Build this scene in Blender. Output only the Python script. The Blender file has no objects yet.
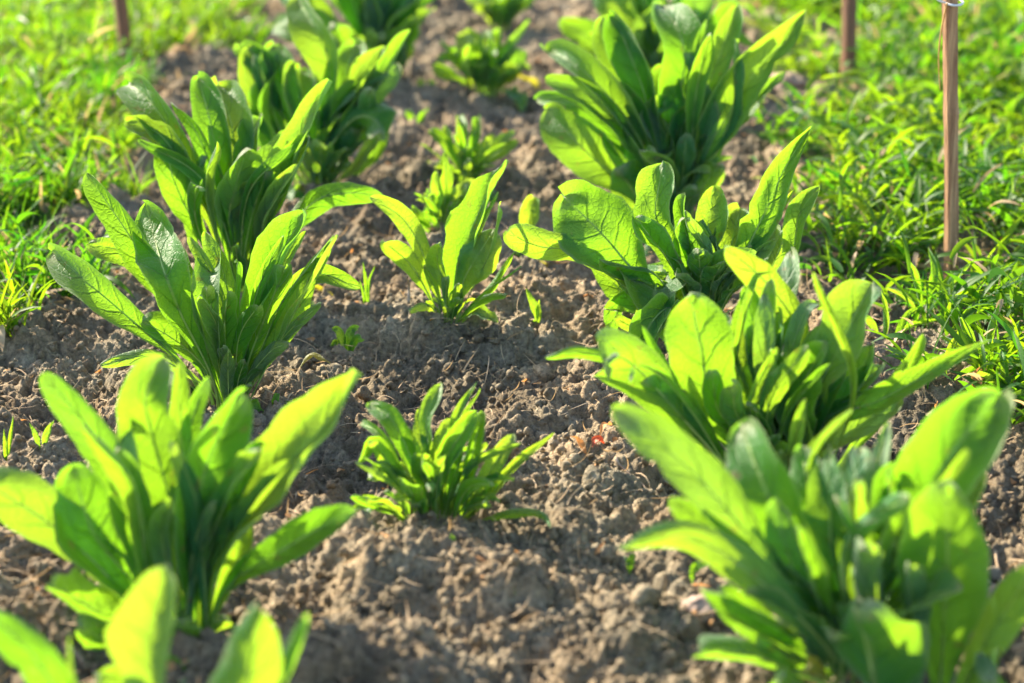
import bpy, math, random
import numpy as np
random.seed(7)
RNG = np.random.default_rng(7)
scene = bpy.context.scene
COL = scene.collection
R = math.radians

# ------------------------------------------------------------------ camera
W_PX, H_PX, F_PX = 1024, 683, 2115.0
CAM_H, PITCH = 0.60, R(20)
cam_d = bpy.data.cameras.new('camera')
cam = bpy.data.objects.new('camera', cam_d)
COL.objects.link(cam)
cam.location = (0, 0, CAM_H)
cam.rotation_euler = (R(90) - PITCH, 0, 0)
cam_d.sensor_width = 36
cam_d.lens = F_PX * 36 / W_PX
cam_d.clip_start = 0.05
cam_d.clip_end = 500
cam_d.dof.use_dof = True
cam_d.dof.focus_distance = 1.63
cam_d.dof.aperture_fstop = 5.2
scene.camera = cam
CAM = np.array([0, 0, CAM_H])
FW = np.array([0, math.cos(PITCH), -math.sin(PITCH)])
UP = np.array([0, math.sin(PITCH), math.cos(PITCH)])
RT = np.array([1.0, 0, 0])


def ray(x, y):
    return FW + RT * (x - W_PX / 2) / F_PX - UP * (y - H_PX / 2) / F_PX


def ground_at(x, y, z=0.0):          # where the line of sight through a pixel meets the soil
    d = ray(x, y)
    return CAM + d * (z - CAM_H) / d[2]


def point_at(x, y, Y):               # the point of that line of sight at a distance Y down the bed
    d = ray(x, y)
    return CAM + d * Y / d[1]


def px_size(p):                      # metres per pixel at a point
    return float(np.dot(p - CAM, FW)) / F_PX


# ------------------------------------------------------------------ noise helpers
def vnoise(x, y, seed):
    rng = np.random.default_rng(seed)
    T = rng.random((257, 257))
    xi = np.floor(x).astype(int); yi = np.floor(y).astype(int)
    fx = x - xi; fy = y - yi
    fx = fx * fx * fx * (fx * (fx * 6 - 15) + 10); fy = fy * fy * fy * (fy * (fy * 6 - 15) + 10)
    a = T[xi % 256, yi % 256]; b = T[(xi + 1) % 256, yi % 256]
    c = T[xi % 256, (yi + 1) % 256]; d = T[(xi + 1) % 256, (yi + 1) % 256]
    return (a * (1 - fx) + b * fx) * (1 - fy) + (c * (1 - fx) + d * fx) * fy - 0.5


def fbm(x, y, f, octv, seed, gain=0.5):
    out = 0; a = 1
    for k in range(octv):
        ca, sa = math.cos(k * 1.1), math.sin(k * 1.1)
        out = out + a * vnoise((x * ca - y * sa) * f + 31.7 * k, (x * sa + y * ca) * f + 17.3 * k, seed + k)
        f *= 2.03; a *= gain
    return out


def unit(v):
    return v / (np.linalg.norm(v, axis=-1, keepdims=True) + 1e-12)


# ------------------------------------------------------------------ node helpers
def new_mat(name):
    m = bpy.data.materials.new(name); m.use_nodes = True
    nt = m.node_tree; nt.nodes.clear()
    return m, nt, nt.nodes, nt.links


def nd(nodes, t, **kw):
    n = nodes.new(t)
    for k, v in kw.items():
        if k in n.inputs.keys():
            n.inputs[k].default_value = v
        else:
            setattr(n, k, v)
    return n


def math_n(nt, op, a, b=None, clamp=False):
    n = nt.nodes.new('ShaderNodeMath'); n.operation = op; n.use_clamp = clamp
    for i, v in enumerate((a, b)):
        if v is None: continue
        if isinstance(v, (int, float)): n.inputs[i].default_value = v
        else: nt.links.new(v, n.inputs[i])
    return n.outputs[0]


def mix_c(nt, fac, a, b, blend='MIX'):
    n = nt.nodes.new('ShaderNodeMix'); n.data_type = 'RGBA'; n.blend_type = blend
    for sock, v in ((n.inputs[0], fac), (n.inputs[6], a), (n.inputs[7], b)):
        if isinstance(v, (int, float)): sock.default_value = v
        elif isinstance(v, tuple): sock.default_value = v + (1,) if len(v) == 3 else v
        else: nt.links.new(v, sock)
    return n.outputs[2]


def ramp(nt, fac, stops):
    n = nt.nodes.new('ShaderNodeValToRGB')
    el = n.color_ramp.elements
    while len(el) < len(stops): el.new(0.5)
    for e, (p, c) in zip(el, stops):
        e.position = p; e.color = c + (1,) if len(c) == 3 else c
    nt.links.new(fac, n.inputs[0])
    return n.outputs[0]


# ------------------------------------------------------------------ materials
def leaf_material(name, refl, trans, trans2, mixf=0.55, veins=True, hue_var=0.06, sheen=0.4, spec=0.5):
    m, nt, N, Lk = new_mat(name)
    uv = N.new('ShaderNodeUVMap'); sep = N.new('ShaderNodeSeparateXYZ'); Lk.new(uv.outputs[0], sep.inputs[0])
    u, v = sep.outputs[0], sep.outputs[1]
    oi = N.new('ShaderNodeObjectInfo')
    tc = N.new('ShaderNodeTexCoord')
    au = math_n(nt, 'ABSOLUTE', math_n(nt, 'SUBTRACT', math_n(nt, 'MULTIPLY', u, 2.0), 1.0))
    no = nd(N, 'ShaderNodeTexNoise', Scale=38.0, Detail=4.0); Lk.new(tc.outputs['Object'], no.inputs['Vector'])
    nf = nd(N, 'ShaderNodeTexNoise', Scale=420.0, Detail=2.0); Lk.new(tc.outputs['Object'], nf.inputs['Vector'])
    # midrib and side veins
    rib = N.new('ShaderNodeMapRange'); rib.interpolation_type = 'SMOOTHSTEP'
    rib.inputs['From Min'].default_value = 0.10; rib.inputs['From Max'].default_value = 0.02
    Lk.new(au, rib.inputs['Value'])
    warp = math_n(nt, 'MULTIPLY', math_n(nt, 'SUBTRACT', no.outputs[0], 0.5), 0.10)
    vv = math_n(nt, 'ADD', math_n(nt, 'SUBTRACT', v, math_n(nt, 'MULTIPLY', au, 0.13)), warp)
    fr = math_n(nt, 'FRACT', math_n(nt, 'MULTIPLY', vv, 9.0))
    dist = math_n(nt, 'ABSOLUTE', math_n(nt, 'SUBTRACT', fr, 0.5))
    ven = N.new('ShaderNodeMapRange'); ven.interpolation_type = 'SMOOTHSTEP'
    ven.inputs['From Min'].default_value = 0.13; ven.inputs['From Max'].default_value = 0.0
    Lk.new(dist, ven.inputs['Value'])
    fade = N.new('ShaderNodeMapRange'); fade.inputs['From Min'].default_value = 1.0; fade.inputs['From Max'].default_value = 0.35
    Lk.new(au, fade.inputs['Value'])
    vein = math_n(nt, 'MULTIPLY', ven.outputs[0], fade.outputs[0])
    if not veins:
        vein = math_n(nt, 'MULTIPLY', vein, 0.0)
    # reticulate fine veins
    vo = nd(N, 'ShaderNodeTexVoronoi', Scale=230.0); vo.feature = 'DISTANCE_TO_EDGE'; Lk.new(tc.outputs['Object'], vo.inputs['Vector'])
    ret = N.new('ShaderNodeMapRange'); ret.inputs['From Min'].default_value = 0.12; ret.inputs['From Max'].default_value = 0.0
    Lk.new(vo.outputs['Distance'], ret.inputs['Value'])
    # reflected colour
    rnd = oi.outputs['Random']
    c = mix_c(nt, math_n(nt, 'MULTIPLY', no.outputs[0], 0.7), refl, tuple(x * 1.55 for x in refl))
    c = mix_c(nt, math_n(nt, 'MULTIPLY', rib.outputs[0], 0.55), c, (0.30, 0.40, 0.14))
    cool = N.new('ShaderNodeMapRange'); cool.interpolation_type = 'SMOOTHSTEP'
    cool.inputs['From Min'].default_value = 0.45; cool.inputs['From Max'].default_value = 0.95
    Lk.new(math_n(nt, 'FRACT', math_n(nt, 'MULTIPLY', rnd, 7.31)), cool.inputs['Value'])
    c = mix_c(nt, math_n(nt, 'MULTIPLY', cool.outputs[0], math_n(nt, 'ADD', 0.35, math_n(nt, 'MULTIPLY', no.outputs[0], 0.7))), c, (0.115, 0.215, 0.125))
    basef = N.new('ShaderNodeMapRange'); basef.inputs['From Min'].default_value = 0.30; basef.inputs['From Max'].default_value = 0.0
    Lk.new(v, basef.inputs['Value'])
    c = mix_c(nt, math_n(nt, 'MULTIPLY', basef.outputs[0], 0.6), c, (0.26, 0.36, 0.12))
    # transmitted colour: veins are denser, so less light comes through them
    t = mix_c(nt, rnd, trans, trans2)
    t = mix_c(nt, math_n(nt, 'MULTIPLY', no.outputs[0], 0.5), t, tuple(x * 0.62 for x in trans))
    t = mix_c(nt, math_n(nt, 'MULTIPLY', vein, 0.36), t, tuple(x * 0.42 for x in trans))
    t = mix_c(nt, math_n(nt, 'MULTIPLY', ret.outputs[0], 0.13), t, tuple(x * 0.4 for x in trans))
    t = mix_c(nt, math_n(nt, 'MULTIPLY', rib.outputs[0], 0.10), t, tuple(x * 0.55 for x in trans))
    # blemish spots
    sp = nd(N, 'ShaderNodeTexNoise', Scale=95.0, Detail=1.0); Lk.new(tc.outputs['Object'], sp.inputs['Vector'])
    spot = N.new('ShaderNodeMapRange'); spot.inputs['From Min'].default_value = 0.70; spot.inputs['From Max'].default_value = 0.75
    Lk.new(sp.outputs[0], spot.inputs['Value'])
    c = mix_c(nt, math_n(nt, 'MULTIPLY', spot.outputs[0], 0.6), c, (0.22, 0.17, 0.06))
    t = mix_c(nt, math_n(nt, 'MULTIPLY', spot.outputs[0], 0.5), t, (0.2, 0.18, 0.02))
    tipf = N.new('ShaderNodeMapRange'); tipf.inputs['From Min'].default_value = 0.93; tipf.inputs['From Max'].default_value = 1.0
    Lk.new(math_n(nt, 'ADD', v, math_n(nt, 'MULTIPLY', math_n(nt, 'SUBTRACT', no.outputs[0], 0.5), 0.08)), tipf.inputs['Value'])
    rim = N.new('ShaderNodeMapRange'); rim.inputs['From Min'].default_value = 0.90; rim.inputs['From Max'].default_value = 1.0
    Lk.new(au, rim.inputs['Value'])
    pale = math_n(nt, 'MAXIMUM', math_n(nt, 'MULTIPLY', tipf.outputs[0], 0.55), math_n(nt, 'MULTIPLY', rim.outputs[0], 0.38))  # cream towards the tip and along the rim
    c = mix_c(nt, pale, c, (0.50, 0.47, 0.30))
    hs = nd(N, 'ShaderNodeHueSaturation'); Lk.new(c, hs.inputs['Color'])
    hv = math_n(nt, 'ADD', math_n(nt, 'MULTIPLY', rnd, hue_var), 0.5 - hue_var / 2); Lk.new(hv, hs.inputs['Hue'])
    # bump
    h = math_n(nt, 'ADD', math_n(nt, 'MULTIPLY', vein, -0.7), math_n(nt, 'MULTIPLY', ret.outputs[0], -0.22))
    h = math_n(nt, 'ADD', h, math_n(nt, 'MULTIPLY', nf.outputs[0], 0.35))
    bp = nd(N, 'ShaderNodeBump', Strength=0.7, Distance=0.0016); Lk.new(h, bp.inputs['Height'])
    pr = N.new('ShaderNodeBsdfPrincipled')
    Lk.new(hs.outputs[0], pr.inputs['Base Color']); Lk.new(bp.outputs[0], pr.inputs['Normal'])
    pr.inputs['Roughness'].default_value = 0.54
    pr.inputs['Specular IOR Level'].default_value = spec
    pr.inputs['Sheen Weight'].default_value = sheen
    pr.inputs['Sheen Roughness'].default_value = 0.32
    pr.inputs['Sheen Tint'].default_value = (1.0, 1.0, 0.96, 1)
    tr = N.new('ShaderNodeBsdfTranslucent'); Lk.new(t, tr.inputs['Color']); Lk.new(bp.outputs[0], tr.inputs['Normal'])
    mx = N.new('ShaderNodeMixShader'); mx.inputs[0].default_value = mixf
    Lk.new(pr.outputs[0], mx.inputs[1]); Lk.new(tr.outputs[0], mx.inputs[2])
    out = N.new('ShaderNodeOutputMaterial'); Lk.new(mx.outputs[0], out.inputs['Surface'])
    return m


M = {}
M['leaf'] = leaf_material('leaf_green', (0.014, 0.130, 0.028), (0.20, 0.47, 0.012), (0.34, 0.51, 0.020), mixf=0.56)
M['leaf_small'] = leaf_material('leaf_green_small', (0.018, 0.145, 0.026), (0.24, 0.51, 0.012), (0.40, 0.56, 0.020), veins=False, mixf=0.56)
M['leaf_yellow'] = leaf_material('leaf_yellowed', (0.20, 0.18, 0.03), (0.46, 0.42, 0.02), (0.52, 0.46, 0.02), veins=False)


def simple_mat(name, c1, c2, scale=60, rough=0.8, bump=0.3, trans=None, tf=0.4, stretch=None, dist=0.001):
    m, nt, N, Lk = new_mat(name)
    tc = N.new('ShaderNodeTexCoord'); mp = N.new('ShaderNodeMapping'); Lk.new(tc.outputs['Object'], mp.inputs[0])
    if stretch: mp.inputs['Scale'].default_value = stretch
    no = nd(N, 'ShaderNodeTexNoise', Scale=float(scale), Detail=6.0, Roughness=0.62); Lk.new(mp.outputs[0], no.inputs['Vector'])
    c = ramp(nt, no.outputs[0], [(0.32, c1), (0.68, c2)])
    bp = nd(N, 'ShaderNodeBump', Strength=bump, Distance=dist); Lk.new(no.outputs[0], bp.inputs['Height'])
    pr = N.new('ShaderNodeBsdfPrincipled'); Lk.new(c, pr.inputs['Base Color']); Lk.new(bp.outputs[0], pr.inputs['Normal'])
    pr.inputs['Roughness'].default_value = rough
    sh = pr.outputs[0]
    if trans:
        tr = N.new('ShaderNodeBsdfTranslucent'); tr.inputs[0].default_value = trans + (1,)
        mx = N.new('ShaderNodeMixShader'); mx.inputs[0].default_value = tf
        Lk.new(sh, mx.inputs[1]); Lk.new(tr.outputs[0], mx.inputs[2]); sh = mx.outputs[0]
    out = N.new('ShaderNodeOutputMaterial'); Lk.new(sh, out.inputs['Surface'])
    return m


M['midrib'] = simple_mat('midrib_pale', (0.26, 0.42, 0.10), (0.40, 0.54, 0.18), 90, 0.5, 0.1, (0.45, 0.70, 0.06), 0.35)
M['wood'] = simple_mat('stake_wood', (0.17, 0.075, 0.034), (0.50, 0.29, 0.145), 330, 0.7, 0.9, None, 0, (1, 1, 0.05), 0.002)
M['wood_dark'] = simple_mat('stake_wood_dark', (0.11, 0.06, 0.035), (0.30, 0.135, 0.07), 330, 0.8, 0.9, None, 0, (1, 1, 0.05), 0.002)
M['twine'] = simple_mat('twine_pale', (0.55, 0.55, 0.55), (0.8, 0.8, 0.8), 300, 0.6)
M['raffia'] = simple_mat('raffia_fibre', (0.45, 0.28, 0.08), (0.62, 0.42, 0.16), 200, 0.7, 0.3, (0.6, 0.35, 0.08), 0.3)
M['twig'] = simple_mat('dry_twig', (0.22, 0.16, 0.11), (0.42, 0.33, 0.25), 200, 0.9)
M['straw'] = simple_mat('dry_straw', (0.34, 0.23, 0.13), (0.58, 0.44, 0.28), 60, 0.85, 0.2, (0.5, 0.33, 0.15), 0.25)
M['dry_leaf'] = simple_mat('dry_leaf', (0.42, 0.20, 0.07), (0.55, 0.33, 0.14), 120, 0.7, 0.3, (0.7, 0.3, 0.08), 0.35)
M['red_leaf'] = simple_mat('red_dry_leaf', (0.42, 0.06, 0.02), (0.55, 0.12, 0.04), 120, 0.6, 0.3, (0.7, 0.1, 0.03), 0.35)
M['stone'] = simple_mat('pink_stone', (0.26, 0.18, 0.14), (0.38, 0.28, 0.22), 45, 0.85, 0.6, None, 0, None, 0.003)


def soil_material():
    m, nt, N, Lk = new_mat('dry_crumbly_soil')
    geo = N.new('ShaderNodeNewGeometry')
    def noise(s, d=6.0, r=0.6):
        n = nd(N, 'ShaderNodeTexNoise', Scale=float(s), Detail=d, Roughness=r); Lk.new(geo.outputs['Position'], n.inputs['Vector']); return n.outputs[0]
    big, mid, fine, grit = noise(9, 3), noise(45, 5), noise(240, 5, 0.7), noise(900, 2)
    c = ramp(nt, mid, [(0.30, (0.190, 0.160, 0.112)), (0.5, (0.320, 0.278, 0.202)), (0.70, (0.470, 0.412, 0.305))])
    c = mix_c(nt, ramp(nt, big, [(0.42, (0, 0, 0)), (0.62, (0.55, 0.55, 0.55))]), c, (0.42, 0.300, 0.185))  # sunlit orange painted into the soil colour as broad noise patches
    c = mix_c(nt, 0.85, c, ramp(nt, fine, [(0.32, (0.35, 0.35, 0.35)), (0.66, (1.40, 1.38, 1.32))]), 'MULTIPLY')
    c = mix_c(nt, ramp(nt, grit, [(0.62, (0, 0, 0)), (0.72, (0.7, 0.7, 0.7))]), c, (0.50, 0.43, 0.33))
    damp = noise(5.5, 4, 0.55)
    c = mix_c(nt, 0.8, c, ramp(nt, damp, [(0.38, (0.55, 0.53, 0.51)), (0.56, (1.08, 1.06, 1.03))]), 'MULTIPLY')
    h = math_n(nt, 'ADD', math_n(nt, 'MULTIPLY', fine, 1.0), math_n(nt, 'MULTIPLY', grit, 0.35))
    bp = nd(N, 'ShaderNodeBump', Strength=1.0, Distance=0.006); Lk.new(h, bp.inputs['Height'])
    pr = N.new('ShaderNodeBsdfPrincipled'); Lk.new(c, pr.inputs['Base Color']); Lk.new(bp.outputs[0], pr.inputs['Normal'])
    pr.inputs['Roughness'].default_value = 0.95; pr.inputs['Specular IOR Level'].default_value = 0.15
    out = N.new('ShaderNodeOutputMaterial'); Lk.new(pr.outputs[0], out.inputs['Surface'])
    return m


M['soil'] = soil_material()


def grass_material(name, refl, refl2, tr1, tr2, mixf=0.5):
    m, nt, N, Lk = new_mat(name)
    at = N.new('ShaderNodeAttribute'); at.attribute_name = 'tint'
    f = at.outputs['Fac']
    c = mix_c(nt, f, refl, refl2); t = mix_c(nt, f, tr1, tr2)
    dry = N.new('ShaderNodeMapRange'); dry.inputs['From Min'].default_value = 0.955; dry.inputs['From Max'].default_value = 0.965
    Lk.new(f, dry.inputs['Value'])
    c = mix_c(nt, dry.outputs[0], c, (0.42, 0.31, 0.18)); t = mix_c(nt, dry.outputs[0], t, (0.55, 0.38, 0.16))
    pr = N.new('ShaderNodeBsdfPrincipled'); Lk.new(c, pr.inputs['Base Color'])
    pr.inputs['Roughness'].default_value = 0.5; pr.inputs['Specular IOR Level'].default_value = 0.22
    tr = N.new('ShaderNodeBsdfTranslucent'); Lk.new(t, tr.inputs[0])
    mx = N.new('ShaderNodeMixShader'); mx.inputs[0].default_value = mixf
    Lk.new(pr.outputs[0], mx.inputs[1]); Lk.new(tr.outputs[0], mx.inputs[2])
    out = N.new('ShaderNodeOutputMaterial'); Lk.new(mx.outputs[0], out.inputs['Surface'])
    return m


M['grass'] = grass_material('grass_green', (0.016, 0.085, 0.016), (0.05, 0.12, 0.012), (0.08, 0.38, 0.008), (0.38, 0.56, 0.010), 0.45)


# ------------------------------------------------------------------ mesh helpers
def mesh_from(name, verts, faces, mat, uvs=None, attr=None, smooth=True):
    """faces: (n,3) or (n,4) array, uvs: per vertex (n,2)"""
    verts = np.asarray(verts, dtype=np.float32); faces = np.asarray(faces, dtype=np.int32)
    k = faces.shape[1]
    me = bpy.data.meshes.new(name)
    me.vertices.add(len(verts)); me.vertices.foreach_set('co', verts.ravel())
    me.loops.add(faces.size); me.loops.foreach_set('vertex_index', faces.ravel())
    me.polygons.add(len(faces))
    me.polygons.foreach_set('loop_start', np.arange(0, faces.size, k, dtype=np.int32))
    me.polygons.foreach_set('use_smooth', np.full(len(faces), smooth))
    if uvs is not None:
        ul = me.uv_layers.new(name='UVMap')
        ul.data.foreach_set('uv', np.asarray(uvs, dtype=np.float32)[faces.ravel()].ravel())
    if attr is not None:
        a = me.attributes.new('tint', 'FLOAT', 'POINT'); a.data.foreach_set('value', np.asarray(attr, dtype=np.float32))
    me.update(calc_edges=True); me.validate()
    me.materials.append(mat)
    return me


def add_obj(name, me, parent=None, loc=None):
    o = bpy.data.objects.new(name, me); COL.objects.link(o)
    if loc is not None: o.location = loc
    if parent is not None: o.parent = parent
    return o


def tag(o, label=None, cat=None, group=None, kind=None):
    if label: o['label'] = label
    if cat: o['category'] = cat
    if group: o['group'] = group
    if kind: o['kind'] = kind
    return o


def grid_faces(n, m):
    i = np.arange(n - 1)[:, None] * m + np.arange(m - 1)[None, :]
    return np.stack([i, i + 1, i + m + 1, i + m], -1).reshape(-1, 4)


def spline(P, n):
    """arc-length sampled Catmull-Rom through the rows of P"""
    P = np.asarray(P, float)
    Q = np.vstack([2 * P[0] - P[1], P, 2 * P[-1] - P[-2]])
    out = []
    for i in range(1, len(Q) - 2):
        p0, p1, p2, p3 = Q[i - 1:i + 3]
        t = np.linspace(0, 1, 24, endpoint=False)[:, None]
        out.append(0.5 * (2 * p1 + (p2 - p0) * t + (2 * p0 - 5 * p1 + 4 * p2 - p3) * t ** 2 + (3 * p1 - p0 - 3 * p2 + p3) * t ** 3))
    out.append(P[-1:])
    C = np.vstack(out)
    s = np.concatenate([[0], np.cumsum(np.linalg.norm(np.diff(C, axis=0), axis=1))])
    u = np.linspace(0, s[-1], n)
    return np.stack([np.interp(u, s, C[:, k]) for k in range(3)], -1), s[-1]


def tube_mesh(name, C, rad, mat, sides=6):
    C = np.asarray(C); n = len(C)
    T = unit(np.gradient(C, axis=0))
    ref = np.array([0.3, 0.2, 1.0]) if abs(T[0][2]) < 0.9 else np.array([1.0, 0.2, 0.1])
    A = unit(np.cross(T, ref)); B = np.cross(T, A)
    a = np.linspace(0, 2 * np.pi, sides, endpoint=False)
    V = C[:, None, :] + (A[:, None, :] * np.cos(a)[None, :, None] + B[:, None, :] * np.sin(a)[None, :, None]) * np.asarray(rad)[:, None, None]
    V = V.reshape(-1, 3)
    i = np.arange(n - 1)[:, None] * sides; j = np.arange(sides)[None, :]; k = (j + 1) % sides
    F = np.stack([i + j, i + k, i + k + sides, i + j + sides], -1).reshape(-1, 4)
    V = np.vstack([V, C[:1], C[-1:]]); c0, c1 = len(V) - 2, len(V) - 1
    caps = [[c0, (q + 1) % sides, q, c0] for q in range(sides)]
    me = bpy.data.meshes.new(name)
    cap = [tuple(r[:3]) for r in caps] + [(c1, (n - 1) * sides + q, (n - 1) * sides + (q + 1) % sides) for q in range(sides)]
    me.from_pydata(V.tolist(), [], F.tolist() + cap); me.update()
    for p in me.polygons: p.use_smooth = True
    me.materials.append(mat)
    return me


def leaf_profile(t, kind):
    ss = lambda a, b, x: np.clip((x - a) / (b - a), 0, 1) ** 2 * (3 - 2 * np.clip((x - a) / (b - a), 0, 1))
    if kind == 'lance':
        up = 0.11 + 0.89 * ss(0.08, 0.58, t); pk = 0.54; pw = 1.6; ex = 0.8
    elif kind == 'round':
        up = 0.075 + 0.925 * ss(0.24, 0.76, t); pk = 0.75; pw = 2.2; ex = 0.5
    else:
        up = 0.075 + 0.925 * ss(0.17, 0.70, t); pk = 0.69; pw = 2.1; ex = 0.52
    dn = np.where(t > pk, np.clip(1 - (np.clip((t - pk) / (1 - pk), 0, 1)) ** pw, 0, 1) ** ex, 1.0)
    return np.maximum(up * dn, 0.02)


def make_leaf(parent, origin, P, width, roll=0.0, fold=0.25, nref=None, wave=0.06, twist=0.0, kind='spoon',
              rng=None, mat=None, rib=True, nt=28, ns=15, name='leaf', tipcurl=0.0):
    rng = rng or RNG
    Cd, L = spline(P, 160)
    t = 1 - (1 - np.linspace(0, 1, nt)) ** 1.35
    C = np.stack([np.interp(t, np.linspace(0, 1, 160), Cd[:, k]) for k in range(3)], -1)
    if tipcurl:
        tv = unit(C[-1] - C[len(C) // 2]); vv = unit(CAM - C[-1]) if nref is None else unit(np.asarray(nref, float))
        nn = unit(vv - tv * np.dot(vv, tv))
        k = np.clip((t - 0.70) / 0.30, 0, 1)
        C = C + nn * (tipcurl * L * k ** 2)[:, None] - tv * (abs(tipcurl) * 0.18 * L * k ** 2.5)[:, None]
    T = unit(np.gradient(C, t, axis=0))
    V = unit(CAM - C) if nref is None else np.tile(unit(np.asarray(nref, float)), (nt, 1))
    B = np.cross(T, V)
    # keep the blade's side direction steady where it points straight along the reference
    Bm = unit(B.mean(axis=0)); wgt = np.clip(np.linalg.norm(B, axis=1), 0, 1)[:, None]
    B = unit(unit(B) * wgt + Bm * (1 - wgt) * np.sign((B @ Bm))[:, None])
    B = unit(B - T * (B * T).sum(-1, keepdims=True))
    Nn = np.cross(B, T)
    r = R(roll) + twist * (t - 0.5) * 2
    B2 = B * np.cos(r)[:, None] + Nn * np.sin(r)[:, None]
    N2 = -B * np.sin(r)[:, None] + Nn * np.cos(r)[:, None]
    w = leaf_profile(t, kind) * width / 2
    # irregular outline
    s = np.linspace(-1, 1, ns)
    edge = [1 + 0.05 * np.sin(2 * np.pi * (t * rng.uniform(2, 5) + rng.random())) + 0.025 * np.sin(2 * np.pi * (t * rng.uniform(8, 13) + rng.random())) for _ in (0, 1)]
    for e in range(2):
        if width > 0.02 and rng.random() < 0.22:
            edge[e] = edge[e] * (1 - rng.uniform(0.15, 0.45) * np.exp(-((t - rng.uniform(0.5, 0.9)) / rng.uniform(0.012, 0.03)) ** 2))
    asym = rng.uniform(-0.06, 0.06)
    fr = [rng.uniform(2.2, 4.5) for _ in (0, 1)]; ph = [rng.random() for _ in (0, 1)]
    verts = np.zeros((nt, ns, 3)); uv = np.zeros((nt, ns, 2))
    wv_env = np.clip((t - 0.2) / 0.3, 0, 1)
    hem = [rng.choice([0.0, 0.05, 0.12, 0.2]) * (1 if fold >= 0 else -1) for _ in (0, 1)]
    for j, sj in enumerate(s):
        side = 0 if sj < 0 else 1
        ww = w * edge[side] * (1 + asym * np.sign(sj))
        a = fold * abs(sj)
        lat = ww * sj * (1 - 0.35 * min(abs(fold), 1.2) * sj * sj * abs(fold))
        nor = ww * fold * (abs(sj) ** 1.4)
        nor = nor + width * wave * wv_env * (abs(sj) ** 2.2) * np.sin(2 * np.pi * (t * fr[side] + ph[side]))
        nor = nor + width * wave * 0.5 * wv_env * np.sin(2 * np.pi * (t * 3.1 + sj * 0.6 + ph[0])) * (1 - abs(sj))
        nor = nor + width * hem[side] * wv_env * max(0.0, (abs(sj) - 0.62) / 0.38) ** 1.5
        nor = nor + width * 0.014 * wv_env * np.sin(2 * np.pi * (t * 9 - abs(sj) * 1.3 + ph[side])) * np.sin(np.pi * abs(sj))
        verts[:, j] = C + B2 * lat[:, None] + N2 * nor[:, None]
        uv[:, j, 0] = (sj + 1) / 2; uv[:, j, 1] = t
    verts = verts.reshape(-1, 3) - origin
    me = mesh_from(name, verts, grid_faces(nt, ns), mat or M['leaf'], uv.reshape(-1, 2))
    o = add_obj(name, me, parent)
    if rib:
        k = int(nt * 0.86)
        rr = (0.034 * width * (1 - t[:k]) ** 1.3 + 0.00028)
        rr = np.minimum(rr, 0.0026)
        cm = tube_mesh('midrib', C[:k] - N2[:k] * (rr * 0.35 * np.sign(fold if fold else 1))[:, None] - origin, rr, M['midrib'])
        add_obj('midrib', cm, o)
    return o


# ------------------------------------------------------------------ the soil
gx = np.arange(-0.74, 0.741, 0.0018)
gy = np.concatenate([np.arange(0.30, 1.0, 0.005), np.arange(1.0, 2.25, 0.0018), np.arange(2.25, 3.9, 0.0034)])
X, Y = np.meshgrid(gx, gy)
Hh = 0.020 * fbm(X, Y, 4.5, 3, 11) + 0.022 * fbm(X, Y, 15, 2, 21)
gp = ground_at(430, 575); Hh += 0.016 * np.exp(-(((X - gp[0]) / 0.13) ** 2 + ((Y - gp[1]) / 0.055) ** 2))
gp = ground_at(350, 665); Hh += 0.020 * np.exp(-(((X - gp[0]) / 0.06) ** 2 + ((Y - gp[1]) / 0.04) ** 2))
gp = ground_at(560, 395); Hh += 0.020 * np.exp(-(((X - gp[0]) / 0.05) ** 2 + ((Y - gp[1]) / 0.04) ** 2))
PLANT_FEET = [(165, 800), (180, 634), (228, 398), (240, 292), (318, 188), (362, 92), (432, 526), (475, 520), (448, 328), (440, 247), (466, 184), (483, 99), (500, 30),
              (650, 100), (672, 225), (700, 345), (770, 518), (850, 690)]
for pf in PLANT_FEET:                # earth banked round each stem, with a small hollow at the stem itself
    gp = ground_at(*pf); rr_ = np.hypot((X - gp[0]) * random.uniform(0.8, 1.2), Y - gp[1])
    Hh += 0.006 * np.exp(-((rr_ - 0.045) / 0.026) ** 2) * (1 + 1.6 * vnoise(X * 40 + pf[0], Y * 40, 5)) - 0.004 * np.exp(-(rr_ / 0.02) ** 2)
WARPX = 0.016 * fbm(X, Y, 50, 4, 31); WARPY = 0.016 * fbm(X, Y, 50, 4, 41)


def clump(count, r0, r1, sink, flat=0.9, pw=1.6):
    global Hh
    rr = r0 * (r1 / r0) ** (RNG.random(count) ** pw)
    xs = RNG.uniform(gx[0], gx[-1], count); ys = RNG.uniform(gy[0], gy[-1], count)
    for x, y, r in zip(xs, ys, rr):
        i0, i1 = np.searchsorted(gy, (y - r * 1.6, y + r * 1.6)); j0, j1 = np.searchsorted(gx, (x - r * 1.6, x + r * 1.6))
        if i1 - i0 < 2 or j1 - j0 < 2: continue
        k = min(1, r / 0.016)
        dx = X[i0:i1, j0:j1] + WARPX[i0:i1, j0:j1] * k - x
        dy = Y[i0:i1, j0:j1] + WARPY[i0:i1, j0:j1] * k - y
        sq = r * r - dx * dx * random.uniform(0.7, 1.3) - dy * dy * random.uniform(0.7, 1.3)
        b = Hh[min(i0 + (i1 - i0) // 2, len(gy) - 1), min(j0 + (j1 - j0) // 2, len(gx) - 1)]
        top = b - sink * r + np.sqrt(np.maximum(sq, 0)) * flat
        Hh[i0:i1, j0:j1] = np.where(sq > 0, np.maximum(Hh[i0:i1, j0:j1], top), Hh[i0:i1, j0:j1])


def billow(f, octv, seed):
    out = 0; a = 1.0
    for k in range(octv):
        out = out + a * np.abs(vnoise(X * f + 13.1 * k + WARPX * f * 0.5, Y * f + 7.7 * k + WARPY * f * 0.5, seed + k)) * 2; a *= 0.55; f *= 2.1
    return out


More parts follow.
